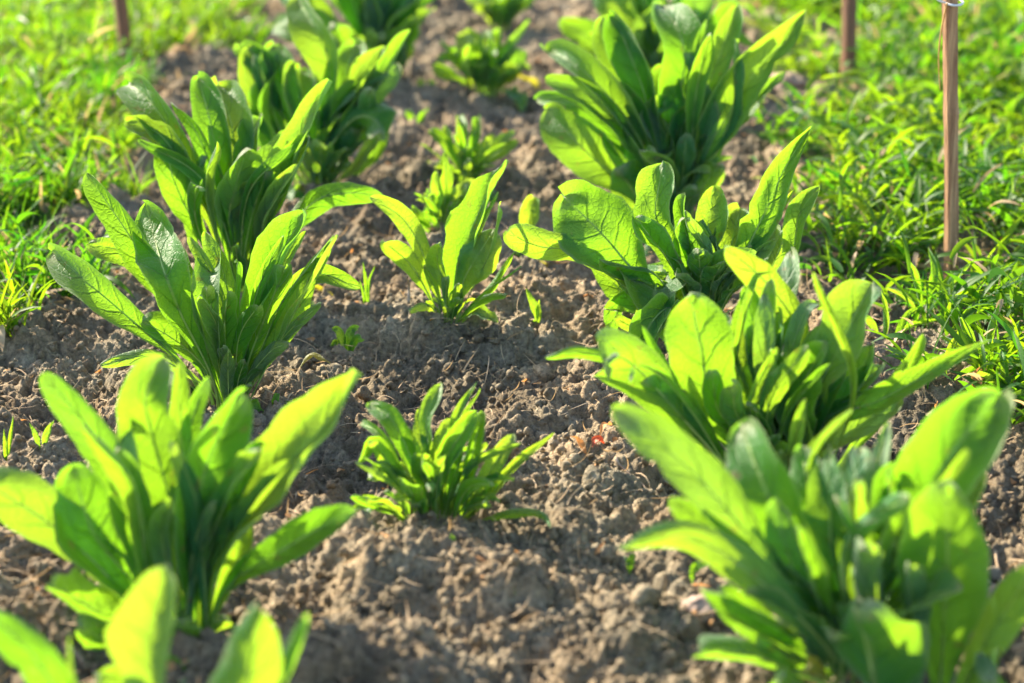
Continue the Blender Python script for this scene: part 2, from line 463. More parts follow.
clump(110, 0.024, 0.055, 0.30, 0.50)
clump(360, 0.012, 0.030, 0.30, 0.60)
Hh += 0.014 * billow(30, 4, 51)
clump(700, 0.005, 0.012, 0.25, 0.65)
Hh += 0.0036 * billow(110, 4, 56)
clump(36000, 0.0017, 0.0034, 0.05, 0.80)
Hh += 0.0042 * fbm(X, Y, 170, 3, 61, 0.7)
Hh -= Hh.mean()


def soil_z(x, y):
    i = int(np.clip(np.searchsorted(gy, y), 0, len(gy) - 1)); j = int(np.clip(np.searchsorted(gx, x), 0, len(gx) - 1))
    return float(Hh[i, j]) if (gx[0] < x < gx[-1] and gy[0] < y < gy[-1]) else 0.0


V = np.stack([X, Y, Hh], -1).reshape(-1, 3)
soil = add_obj('soil', mesh_from('soil', V, grid_faces(len(gy), len(gx)), M['soil']))
tag(soil, 'bare crumbly brown soil of the vegetable bed', None, None, 'structure')

# wide field around the bed, a little lower than the worked soil
fx = np.unique(np.concatenate([np.linspace(-60, -3, 20), np.linspace(-3, 3, 121), np.linspace(3, 60, 20)]))
fy = np.unique(np.concatenate([np.linspace(-20, -0.5, 15), np.linspace(-0.5, 7, 150), np.linspace(7, 90, 25)]))
FX, FY = np.meshgrid(fx, fy)
FZ = -0.045 + 0.02 * fbm(FX, FY, 3.0, 3, 71)
field = add_obj('ground', mesh_from('ground', np.stack([FX, FY, FZ], -1).reshape(-1, 3), grid_faces(len(fy), len(fx)), M['soil']))
tag(field, 'garden ground around the vegetable bed', None, None, 'structure')


# loose clods lying on the soil
def ico(sub):
    import bmesh
    bm = bmesh.new(); bmesh.ops.create_icosphere(bm, subdivisions=sub, radius=1)
    v = np.array([q.co[:] for q in bm.verts]); f = np.array([[q.index for q in p.verts] for p in bm.faces]); bm.free()
    return v, f


def lumpy(v, seed, amp=0.42, n=34):
    rng = np.random.default_rng(seed)
    r = np.ones(len(v))
    for _ in range(n):
        c = unit(rng.normal(size=3)); th = rng.uniform(0.55, 0.95)
        r += amp * rng.uniform(-0.7, 1) * np.clip((v @ c - th) / (1 - th), 0, 1) ** 0.7 * rng.uniform(0.2, 0.8)
    for k in range(10):
        d = rng.normal(size=3) * rng.uniform(3, 12); r += 0.045 * np.sin(v @ d + rng.random() * 6)
    return v * r[:, None] * rng.uniform(0.75, 1.2, 3)[None, :]


def scatter_clods(name, count, r0, r1, sub, label):
    v0, f0 = ico(sub)
    var = [lumpy(v0, 100 + k) for k in range(14)]
    VV, FF = [], []; off = 0
    u = RNG.random(count)
    ys = 1.0 + 2.5 * u ** 1.4; xs = RNG.uniform(-1, 1, count) * (0.30 * ys)
    rr = r0 * (r1 / r0) ** (RNG.random(count) ** 2.0)
    cl = fbm(xs, ys, 9, 2, 81)
    for x, y, r, c in zip(xs, ys, rr, cl):
        if c < RNG.uniform(-0.45, 0.1): continue
        q = RNG.normal(size=4); q /= np.linalg.norm(q); a, b, c_, d = q
        Rm = np.array([[1 - 2 * (c_ * c_ + d * d), 2 * (b * c_ - a * d), 2 * (b * d + a * c_)],
                       [2 * (b * c_ + a * d), 1 - 2 * (b * b + d * d), 2 * (c_ * d - a * b)],
                       [2 * (b * d - a * c_), 2 * (c_ * d + a * b), 1 - 2 * (b * b + c_ * c_)]])
        w = var[RNG.integers(14)] @ Rm.T * r
        VV.append(w + [x, y, soil_z(x, y) + r * RNG.uniform(0.1, 0.55)]); FF.append(f0 + off); off += len(w)
    o = add_obj(name, mesh_from(name, np.vstack(VV), np.vstack(FF), M['soil']))
    tag(o, label, None, None, 'stuff')


scatter_clods('soil_clods', 380, 0.003, 0.010, 3, 'dry rounded clods of soil lying loose on the bed')
scatter_clods('soil_crumbs', 24000, 0.0011, 0.0036, 2, 'small soil crumbs sprinkled between the clods')


# ------------------------------------------------------------------ plants
def interp_pts(base, flat, dd, Y0):
    """image polyline -> 3D path; depth grows towards the tip"""
    if isinstance(flat[0], (tuple, list)):
        pts = [tuple(p) for p in flat]
    else:
        pts = [(flat[i], flat[i + 1]) for i in range(0, len(flat), 2)]
    n = len(pts); out = []
    for i, p in enumerate(pts):
        f = (i + 1) / n
        d = p[2] if len(p) > 2 else dd * f ** 1.5
        out.append(point_at(p[0], p[1], Y0 + d))
    return out


def build_plant(name, label, cat, base, leaves, group=None, fill=0, fill_len=0.10, fill_w=0.022, seed=1, spread=0.010,
                mat=None, wave=0.085, rib=True, fill_el=(45, 80), extra=0, droop=0):
    rng = np.random.default_rng(seed)
    g = ground_at(*base)
    zz = soil_z(g[0], g[1])
    org = np.array([g[0], g[1], zz - 0.006])
    root = add_obj(name, None, None, org); root.empty_display_size = 0.03
    tag(root, label, cat, group)
    for lf in leaves:
        wpx, dd, roll, flat = lf[:4]
        opt = lf[4] if len(lf) > 4 else {}
        P = interp_pts(base, flat, dd, g[1])
        dirp = unit(P[-1] - org)
        st = org + np.array([dirp[0] * spread + rng.normal() * spread * 0.35, np.sign(dd or rng.normal()) * abs(rng.normal()) * spread * 0.6, 0])
        wid = wpx * px_size(P[-1])
        fold = opt.get('fold', (1 if dd >= 0 else -1) * rng.choice([0.12, 0.25, 0.4, 0.65, 0.85]))
        make_leaf(root, org, [st] + P, wid, roll + rng.normal() * 6, fold, None, opt.get('wave', wave * rng.uniform(0.6, 1.5)),
                  opt.get('twist', rng.normal() * 0.26), opt.get('kind', rng.choice(['spoon', 'round'])), rng, opt.get('mat', mat), rib and wpx > 11, tipcurl=opt.get('curl', abs(rng.normal()) * 0.12 * (-1 if dd >= 0 else 1)))
    tips = [(lf[3][-1][:2] if isinstance(lf[3][0], (tuple, list)) else tuple(lf[3][-2:])) for lf in leaves]
    wmed = float(np.median([lf[0] for lf in leaves]))
    for k in range(extra):
        i, j = rng.integers(len(tips), size=2)
        u_ = rng.random(); pull = rng.uniform(0.72, 1.0)
        tx = base[0] + ((tips[i][0] * u_ + tips[j][0] * (1 - u_)) - base[0]) * pull
        ty = base[1] + ((tips[i][1] * u_ + tips[j][1] * (1 - u_)) - base[1]) * pull
        if ty > base[1] - 30: ty = base[1] - 30 - rng.random() * 30
        bend = rng.normal() * 0.10
        mx = base[0] + (tx - base[0]) * 0.5 - (ty - base[1]) * bend; my = base[1] + (ty - base[1]) * 0.58 + (tx - base[0]) * bend
        d1 = rng.normal() * 0.035
        P = interp_pts(base, [mx, my, tx, ty], d1, g[1])
        st = org + np.array([rng.normal() * spread * 0.6, rng.normal() * spread * 0.6, 0])
        make_leaf(root, org, [st] + P, wmed * rng.uniform(0.4, 0.85) * px_size(P[-1]), rng.normal() * 38, rng.choice([-0.5, -0.25, 0.2, 0.4, 0.7, 0.95]), None,
                  wave * rng.uniform(0.8, 1.8), rng.normal() * 0.4, rng.choice(['spoon', 'round', 'round', 'spoon']), rng, mat, rib,
                  tipcurl=rng.normal() * 0.11)
    for k in range(droop):
        az = rng.choice([0.25, 2.9, -0.5, 3.7, -1.3, 4.4]) + rng.normal() * 0.25
        rad = np.array([math.cos(az), math.sin(az), 0]); L = fill_len * rng.uniform(0.75, 1.1); up = np.array([0, 0, 1.0])
        st = org + rad * spread * 0.7
        zend = soil_z(*(org + rad * L)[:2]) + 0.004
        p1 = st + rad * L * 0.38 + up * rng.uniform(0.015, 0.030)
        p2 = st + rad * L * 0.75 + up * rng.uniform(0.012, 0.024)
        p3 = org + rad * L; p3[2] = zend
        old = k == 0 and rng.random() < 0.4
        make_leaf(root, org, [st, p1, p2, p3], fill_w * rng.uniform(0.8, 1.25), rng.normal() * 22, rng.choice([-0.4, 0.2, 0.5]), up - rad * 0.2, wave * 1.6,
                  rng.normal() * 0.4, 'spoon', rng, M['leaf_yellow'] if old else mat, rib and not old)
    for k in range(fill):
        az = rng.uniform(0, 2 * np.pi); el = R(rng.uniform(*fill_el))
        L = fill_len * rng.uniform(0.55, 1.05)
        rad = np.array([math.cos(az), math.sin(az), 0]); up = np.array([0, 0, 1.0])
        st = org + rad * spread * rng.uniform(0.2, 1.0)
        p1 = st + (rad * math.cos(el + 0.12) + up * math.sin(el + 0.12)) * L * 0.55
        p2 = p1 + (rad * math.cos(el - 0.25) + up * math.sin(el - 0.25)) * L * 0.45
        nrm = -rad * math.sin(el) + up * math.cos(el)
        make_leaf(root, org, [st, p1, p2], fill_w * rng.uniform(0.6, 1.15), rng.normal() * 18, 0.25, nrm, wave, rng.normal() * 0.25,
                  rng.choice(['spoon', 'spoon', 'lance']), rng, mat, rib, tipcurl=-abs(rng.normal()) * 0.12)
    return root


GL, GC, GR = 'leafy plants in the left row', 'small plants in the middle row', 'leafy plants in the right row'

# ---- left row
build_plant('leafy_plant', 'blurred broad leaf plant cut off by the bottom left frame edge', 'plant', (165, 800), [
    (84, 0.00, 44, [160, 720, 152, 650, 167, 568], dict(curl=-0.03, fold=0.75)),
    (92, -0.03, 0, [225, 760, 245, 700, 256, 608], dict(fold=-0.5, kind='lance', curl=-0.02)),
    (30, -0.02, 15, [235, 740, 280, 665, 309, 602], dict(kind='lance')),
    (44, -0.01, 10, [95, 760, 40, 665, -12, 612], dict(curl=-0.03)),
    (22, 0.01, 20, [110, 740, 75, 680, 70, 635], dict(kind='lance')),
    (50, 0.02, 10, [60, 790, 0, 720, -60, 690]),
], GL, 6, 0.10, 0.03, 3)

build_plant('leafy_plant', 'large soft focus plant at front left with a long leaf pointing up right', 'plant', (180, 634), [
    (42, 0.030, 5, [(128, 505, .03), (97, 440, .04), (44, 374, .03)], dict(kind='round')),
    (22, 0.05, 10, [(182, 470, .06), (180, 410, .07), (180, 360, .075)]),
    (22, 0.05, 10, [(186, 480, .06), (192, 420, .07), (209, 376, .075)]),
    (60, 0.03, 5, [(172, 520, .02), (150, 430, .035), (146, 395, .03), (163, 356, .05)], dict(fold=0.35)),
    (36, 0.02, 25, [178, 560, 184, 500, 190, 462]),
    (64, 0.01, -8, [188, 560, 203, 475, 240, 398]),
    (66, 0.00, 5, [150, 605, 95, 535, 74, 470], dict(wave=0.12)),
    (50, 0.00, -10, [163, 610, 130, 520, 117, 448], dict(wave=0.10)),
    (66, -0.01, 12, [(120, 590), (55, 528), (-22, 478)]),
    (44, -0.03, 10, [140, 630, 90, 607, 38, 574], dict(wave=0.14)),
    (84, 0.02, 42, [212, 560, 245, 515, 305, 448, 361, 374], dict(kind='lance', fold=0.4, curl=-0.02, twist=0.05)),
    (30, 0.00, 45, [215, 565, 262, 500, 292, 461], dict(fold=0.8)),
    (40, -0.01, 20, [222, 595, 285, 548, 356, 508], dict(fold=0.45)),
    (22, -0.01, 60, [190, 575, 200, 525, 216, 490]),
    (24, 0.00, 20, [(140, 520, -.02), (118, 462, -.03), (92, 437, -.06)]),
    (34, -0.04, 0, [150, 640, 110, 640, 75, 625], dict(wave=0.14)),
    (30, 0.02, 30, [200, 560, 225, 510, 262, 440]),
], GL, 12, 0.085, 0.022, 5, 0.014, droop=3, extra=9)

build_plant('leafy_plant', 'sharp upright plant in left row with two broad leaves spread left', 'plant', (228, 398), [
    (30, 0.05, 20, [(205, 340, .05), (142, 262, .07), (90, 244, .05)], dict(kind='round')),
    (28, 0.07, 15, [(200, 330, .06), (170, 250, .09), (140, 221, .07)]),
    (24, 0.0, 10, [(255, 345, .03), (310, 277, .05), (360, 288, .04)]),
    (37, 0.02, 0, [190, 335, 142, 255, 85, 170]),
    (46, 0.00, 0, [185, 368, 122, 312, 48, 248]),
    (34, -0.01, 15, [212, 378, 182, 345, 141, 320], dict(fold=-0.5)),
    (30, 0.03, 10, [205, 345, 185, 285, 171, 240]),
    (46, -0.01, 0, [(213, 380, -.012), (180, 312, -.022), (163, 268, -.02), (151, 223, .05)], dict(fold=0.15)),
    (36, 0.00, 15, [(221, 375, -.01), (213, 325, -.015), (210, 285, -.01), (215, 256, .03)], dict(fold=0.7)),
    (10, -0.01, 40, [232, 340, 239, 268, 233, 226], dict(kind='lance')),
    (40, 0.01, 25, [245, 350, 272, 270, 306, 212], dict(fold=0.5, kind='round')),
    (38, -0.01, 0, [245, 375, 266, 315, 289, 258]),
    (27, -0.02, 10, [250, 385, 290, 320, 312, 272, 337, 232], dict(kind='lance')),
    (14, -0.02, 10, [250, 390, 283, 338, 323, 302]),
    (16, -0.03, 10, [205, 388, 152, 357, 99, 365]),
    (16, -0.03, 10, [245, 385, 270, 352, 288, 344]),
    (20, 0.01, 40, [225, 350, 218, 290, 190, 236]),
    (22, -0.02, 20, [235, 380, 240, 335, 262, 300]),
    (20, -0.02, 50, [225, 380, 225, 330, 228, 285]),
    (26, 0.03, 10, [230, 340, 225, 280, 205, 230]),
], GL, 12, 0.085, 0.016, 8, 0.012, fill_el=(58, 84), droop=3, extra=10)

build_plant('leafy_plant', 'dense leafy plant behind the sharp left plant with a grey leaf drooping right', 'plant', (240, 292), [
    (46, 0.08, 5, [236, 210, 232, 130, 217, 78], dict(kind='round')),
    (46, 0.06, 0, [215, 220, 165, 122, 119, 67]),
    (34, 0.07, 5, [228, 220, 210, 122, 197, 73], dict(kind='round')),
    (30, 0.03, 15, [210, 220, 165, 140, 126, 121], dict(fold=0.6)),
    (26, 0.03, 10, [225, 225, 201, 142, 170, 99], dict(kind='lance')),
    (34, 0.01, 10, [(218, 265, 0), (182, 200, 0), (170, 165, .0), (175, 142, .03)], dict(kind='round')),
    (26, 0.00, 65, [205, 275, 195, 212, 206, 157], dict(kind='lance')),
    (46, 0.00, 0, [232, 280, 229, 215, 247, 148], dict(fold=0.35)),
    (30, 0.04, 40, [248, 240, 262, 172, 293, 128], dict(fold=0.6)),
    (40, 0.02, 50, [252, 270, 285, 182, 308, 122, 332, 81], dict(fold=0.5, kind='lance')),
    (38, 0.00, 15, [248, 270, 275, 202, 309, 137]),
    (27, 0.00, 10, [(265, 262, -.01), (310, 205, 0), (345, 193, .0), (381, 197, -.01)], dict(fold=-0.3)),
    (28, -0.01, 10, [242, 272, 252, 215, 268, 170]),
    (30, 0.05, 20, [238, 230, 250, 150, 262, 105]),
], GL, 8, 0.085, 0.017, 9, 0.012, fill_el=(60, 84), droop=3, extra=8)

build_plant('leafy_plant', 'bright plant further up the left row with pale spoon shaped leaf tips', 'plant', (318, 188), [
    (38, 0.04, 0, [295, 160, 262, 105, 247, 44]),
    (30, 0.02, 60, [295, 170, 268, 110, 283, 52], dict(kind='lance')),
    (48, 0.05, 0, [322, 135, 328, 60, 292, -12]),
    (44, 0.03, 0, [312, 150, 300, 100, 300, 66], dict(kind='round')),
    (30, 0.01, 45, [325, 150, 355, 95, 386, 46], dict(fold=0.7)),
    (24, 0.00, 30, [330, 155, 350, 105, 380, 81], dict(kind='round')),
    (36, -0.02, 10, [(322, 165, -.01), (350, 122, -.02), (372, 118, -.03), (393, 136, -.05)]),
    (40, 0.05, 10, [328, 130, 345, 75, 358, 35]),
    (30, 0.06, 10, [300, 140, 265, 70, 240, 45]),
    (36, 0.02, 10, [318, 160, 325, 120, 338, 92]),
    (34, 0.01, 0, [332, 150, 365, 98, 398, 62]),
    (30, 0.02, 30, [335, 150, 372, 90, 412, 28], dict(kind='lance')),
    (32, 0.02, 0, [300, 165, 268, 135, 240, 112]),
    (36, 0.04, 0, [310, 150, 285, 90, 272, 40]),
    (32, -0.02, 0, [325, 170, 335, 145, 352, 128]),
], GL, 14, 0.10, 0.023, 12, 0.014, fill_el=(55, 82), droop=4, extra=10)

build_plant('leafy_plant', 'blurred leafy plant cut off by the top frame edge in left row', 'plant', (362, 92), [
    (40, 0.03, 0, [365, 50, 350, 0, 330, -45]),
    (34, 0.00, 55, [372, 60, 390, 20, 428, -10], dict(kind='lance', fold=0.5)),
    (22, 0.00, 10, [372, 70, 395, 50, 418, 30]),
    (24, 0.00, 10, [372, 75, 395, 58, 413, 42]),
    (34, 0.02, 40, [368, 60, 400, 10, 440, -12]),
    (40, 0.01, 0, [360, 60, 335, 35, 305, 10]),
    (40, 0.04, 0, [365, 40, 378, -20, 385, -60]),
    (30, 0.04, 0, [352, 60, 300, 30, 262, 22]),
    (30, 0.02, 0, [365, 70, 385, 15, 372, -25]),
    (34, 0.02, 0, [350, 60, 315, 10, 280, -15]),
    (30, 0.00, 30, [375, 65, 405, 28, 436, 8], dict(kind='lance')),
    (34, 0.03, 0, [365, 40, 350, -10, 345, -60]),
], GL, 14, 0.13, 0.032, 14, 0.016, fill_el=(50, 80), droop=2, extra=10)

# ---- middle row
ms = dict(mat=M['leaf_small'])
build_plant('leafy_seedling', 'bushy narrow leaf seedling at front of middle row with a drooping right leaf', 'plant', (432, 526), [
    (23, 0.02, 0, [415, 470, 393, 422, 366, 400]),
    (13, 0.03, 0, [400, 470, 380, 435, 349, 414]),
    (18, 0.00, 20, [410, 490, 378, 440, 358, 462]),
    (16, -0.01, 10, [412, 500, 380, 450, 366, 440]),
    (16, -0.02, 10, [412, 505, 385, 470, 362, 478]),
    (18, 0.03, 25, [428, 460, 427, 418, 442, 379]),
    (16, 0.03, 10, [424, 460, 420, 430, 419, 409]),
    (11, 0.02, 20, [446, 470, 455, 420, 478, 379], dict(kind='lance')),
    (10, 0.02, 30, [450, 470, 464, 420, 482, 387], dict(kind='lance')),
    (24, 0.00, 5, [440, 490, 448, 455, 477, 412]),
    (20, 0.00, 5, [(465, 505), (470, 465), (481, 417)]),
    (21, 0.00, 15, [(473, 512), (490, 472), (511, 437)]),
    (13, 0.00, 30, [(478, 510), (512, 470), (554, 434)], dict(kind='lance')),
    (11, -0.02, 20, [(480, 522, -.01), (512, 512, -.02), (542, 514, -.03), (559, 533, -.04)], dict(kind='lance')),
    (13, -0.02, 0, [410, 522, 380, 508, 351, 496]),
    (22, -0.01, 10, [428, 500, 421, 470, 424, 446]),
    (15, -0.02, 0, [432, 505, 431, 485, 432, 466]),
    (18, 0.01, 0, [435, 480, 440, 445, 452, 420]),
    (18, 0.01, 0, [425, 480, 412, 450, 404, 425]),
    (12, -0.03, 0, [455, 520, 475, 505, 505, 500]),
], GC, 24, 0.07, 0.014, 21, 0.016, M['leaf_small'], fill_el=(50, 82), droop=2, extra=8)

build_plant('leafy_seedling', 'small sharp seedling in middle row with a tall folded silver edged leaf', 'plant', (448, 328), [
    (23, 0.01, 0, [(438, 300, 0), (420, 247, 0), (402, 218, 0), (376, 202, -.02)], dict(fold=0.3)),
    (46, 0.02, 25, [454, 290, 459, 262, 482, 206, 508, 160], dict(fold=0.7, kind='lance')),
    (23, -0.01, 0, [440, 318, 413, 268, 380, 238]),
    (22, 0.00, 10, [(447, 318, 0), (444, 285, -.01), (437, 262, -.01), (440, 245, -.03)], dict(fold=0.5)),
    (40, -0.01, 0, [(453, 318, 0), (464, 280, -.01), (480, 252, -.01), (494, 230, .01)], dict(wave=0.14)),
    (9, -0.01, 30, [458, 320, 487, 292, 516, 249], dict(kind='lance')),
    (11, -0.03, 20, [458, 322, 482, 299, 514, 293], dict(kind='lance')),
    (9, -0.03, 10, [440, 325, 427, 308, 409, 311]),
    (12, -0.02, 0, [450, 322, 446, 300, 447, 275]),
    (10, -0.02, 0, [452, 322, 455, 300, 461, 280]),
    (12, -0.01, 0, [445, 318, 433, 285, 425, 265]),
], GC, 8, 0.05, 0.011, 22, 0.008, M['leaf_small'], fill_el=(55, 82), droop=1, extra=5)

build_plant('leafy_seedling', 'thin leaved seedling standing just behind the folded leaf seedling', 'plant', (440, 247), [
    (15, 0.01, 0, [443, 220, 446, 180, 444, 150], dict(kind='lance')),
    (14, 0.01, 0, [438, 225, 432, 205, 423, 194]),
    (23, 0.00, 10, [450, 225, 462, 195, 476, 182], dict(kind='round')),
    (12, 0.00, 0, [436, 232, 425, 220, 413, 208]),
    (14, 0.00, 0, [443, 230, 440, 200, 437, 172]),
    (18, 0.00, 0, [446, 230, 455, 208, 462, 195]),
    (12, -0.01, 0, [436, 235, 422, 225, 415, 226]),
], GC, 8, 0.05, 0.012, 23, 0.008, M['leaf_small'], extra=4)

build_plant('leafy_seedling', 'compact blurred tuft seedling third along the middle row', 'plant', (466, 184), [
    (14, 0.01, 0, [455, 160, 443, 140, 429, 129]),
    (15, 0.02, 0, [463, 150, 462, 130, 459, 109]),
    (15, 0.02, 0, [472, 155, 476, 135, 479, 114]),
    (15, 0.01, 30, [476, 165, 495, 148, 515, 131]),
    (12, 0.00, 0, [478, 168, 498, 155, 518, 141]),
    (13, 0.01, 0, [458, 160, 450, 142, 445, 125]),
    (15, 0.01, 0, [474, 160, 484, 145, 493, 134]),
], GC, 16, 0.065, 0.014, 24, 0.010, M['leaf_small'], fill_el=(50, 82), droop=2, extra=5)

build_plant('leafy_seedling', 'rounded blurred seedling fourth along the middle row', 'plant', (483, 99), [
    (28, 0.02, 0, [475, 75, 470, 50, 464, 31], dict(kind='round')),
    (16, 0.00, 0, [468, 85, 452, 78, 433, 67]),
    (16, 0.02, 0, [488, 70, 495, 50, 501, 28]),
    (14, 0.01, 40, [495, 75, 510, 50, 530, 20], dict(kind='lance')),
    (22, 0.01, 0, [490, 75, 500, 58, 514, 43]),
    (22, 0.00, 0, [494, 85, 508, 68, 524, 50]),
    (20, 0.02, 0, [484, 65, 486, 48, 488, 27]),
    (22, -0.01, 0, [480, 90, 478, 78, 474, 62]),
], GC, 14, 0.085, 0.022, 25, 0.012, M['leaf_small'], fill_el=(50, 82), droop=2, extra=6)

build_plant('leafy_seedling', 'farthest blurred seedling cut by the top edge in middle row', 'plant', (500, 30), [
    (22, 0.01, 0, [490, 15, 480, 0, 466, -8]),
    (22, 0.01, 0, [505, 12, 520, 2, 536, -6]),
    (20, 0.01, 0, [500, 5, 500, -15, 503, -30]),
    (22, 0.00, 0, [497, 20, 490, 8, 484, -6]),
    (22, 0.00, 0, [503, 20, 512, 8, 518, -6]),
], GC, 14, 0.09, 0.024, 26, 0.012, M['leaf_small'], fill_el=(50, 82), extra=6)

build_plant('sprout', 'upright single leaf sprout right of the folded leaf seedling', 'plant', (531, 268), [
    (21, 0.00, 5, [529, 250, 527, 235, 533, 199], dict(kind='round')),
    (8, -0.01, 10, [526, 262, 518, 262, 508, 266]),
    (12, -0.01, 10, [(536, 266, -.01), (541, 262, -.015), (549, 264, -.03)], dict(mat=M['leaf_yellow'])),
], GC, 2, 0.02, 0.007, 27, 0.004, M['leaf_small'], fill_el=(20, 40))

# ---- right row
build_plant('leafy_plant', 'blurred leafy plant cut by the top edge at far end of right row', 'plant', (650, 100), [
    (48, 0.03, 0, [650, 60, 628, 20, 600, -20]),
    (42, 0.03, 0, [660, 60, 655, 20, 640, -30]),
    (42, 0.03, 0, [668, 60, 690, 10, 700, -40]),
    (34, 0.02, 0, [670, 70, 715, 38, 740, 3]),
    (34, 0.01, 0, [638, 75, 600, 45, 560, 20]),
    (30, 0.02, 50, [665, 60, 690, 25, 708, 12]),
    (34, 0.01, 0, [640, 70, 610, 40, 590, 30]),
], GR, 16, 0.15, 0.034, 31, 0.018, fill_el=(52, 82), extra=12)

build_plant('leafy_plant', 'lush yellow green plant in right row with a long leaf arching to upper right', 'plant', (672, 225), [
    (50, 0.06, 0, [668, 140, 685, 55, 654, -14]),
    (46, 0.05, 0, [655, 150, 632, 80, 600, 14]),
    (38, 0.04, 10, [658, 150, 640, 80, 612, 10], dict(fold=0.5)),
    (32, 0.04, 0, [690, 140, 718, 60, 738, 3]),
    (30, 0.03, 55, [690, 150, 695, 80, 707, 18], dict(kind='lance')),
    (36, 0.03, 0, [640, 140, 588, 75, 536, 43]),
    (28, 0.02, 10, [640, 150, 590, 95, 545, 78]),
    (20, 0.01, 20, [635, 160, 575, 104, 522, 94]),
    (50, 0.02, 0, [655, 175, 625, 120, 589, 84]),
    (46, 0.01, 10, [694, 170, 722, 125, 757, 70, 788, 38, 808, 8], dict(fold=0.45, kind='lance')),
    (22, 0.01, 55, [700, 170, 750, 110, 790, 67], dict(kind='lance')),
    (52, 0.00, 0, [645, 200, 595, 160, 547, 110]),
    (26, 0.02, 20, [670, 150, 655, 115, 671, 100], dict(kind='round')),
    (34, 0.01, 0, [678, 190, 682, 150, 690, 106]),
    (40, 0.00, 0, [655, 205, 632, 170, 609, 131], dict(kind='round')),
    (34, -0.01, 0, [668, 210, 660, 180, 650, 147], dict(kind='round')),
    (22, 0.00, 40, [692, 190, 695, 160, 709, 135]),
    (32, -0.01, 0, [688, 210, 700, 190, 720, 164], dict(kind='round')),
    (46, -0.02, 5, [(668, 225), (642, 203), (618, 168)]),
    (38, 0.03, 0, [668, 160, 665, 110, 662, 62]),
    (34, 0.02, 10, [676, 170, 705, 110, 722, 78]),
], GR, 9, 0.10, 0.020, 32, 0.015, fill_el=(58, 84), droop=4, extra=9)

build_plant('leafy_plant', 'sharp veiny plant in middle of right row with a leaf reaching far left', 'plant', (700, 345), [
    (18, 0.03, 15, [690, 260, 682, 215, 684, 192]),
    (38, 0.04, 0, [702, 290, 706, 240, 714, 186], dict(wave=0.11)),
    (34, 0.03, 10, [710, 300, 728, 255, 741, 205]),
    (34, 0.02, 10, [716, 310, 745, 262, 777, 225]),
    (36, 0.02, 5, [722, 300, 762, 218, 786, 166, 812, 127], dict(kind='lance')),
    (19, 0.02, 15, [722, 310, 762, 235, 795, 188], dict(kind='lance')),
    (24, 0.01, 10, [738, 320, 788, 262, 799, 216, 820, 186]),
    (40, 0.01, 5, [698, 300, 694, 265, 682, 217]),
    (76, 0.01, -12, [665, 300, 635, 272, 602, 234, 564, 197], dict(wave=0.10, fold=0.1, kind='round')),
    (34, -0.01, 15, [(660, 310, 0), (620, 283, 0), (577, 252, 0), (538, 246, -.01), (492, 227, -.02)], dict(fold=-0.35)),
    (42, 0.00, 5, [690, 300, 668, 248, 655, 215, 664, 164], dict(wave=0.16, twist=0.35)),
    (22, -0.01, 60, [(680, 310), (652, 272), (625, 266), (596, 258)], dict(fold=0.7)),
    (76, -0.03, 0, [(690, 365, -.02), (668, 330, -.045), (655, 295, -.025), (666, 256, .07)], dict(fold=0.2, kind='round', curl=-0.03)),
    (30, -0.02, 10, [690, 330, 665, 320, 640, 300]),
    (14, -0.02, 10, [685, 340, 640, 330, 610, 315]),
    (28, 0.01, 30, [705, 310, 715, 270, 712, 235]),
    (28, 0.00, 30, [700, 320, 690, 280, 672, 250]),
], GR, 14, 0.09, 0.022, 33, 0.014, fill_el=(60, 84), droop=3, extra=18)

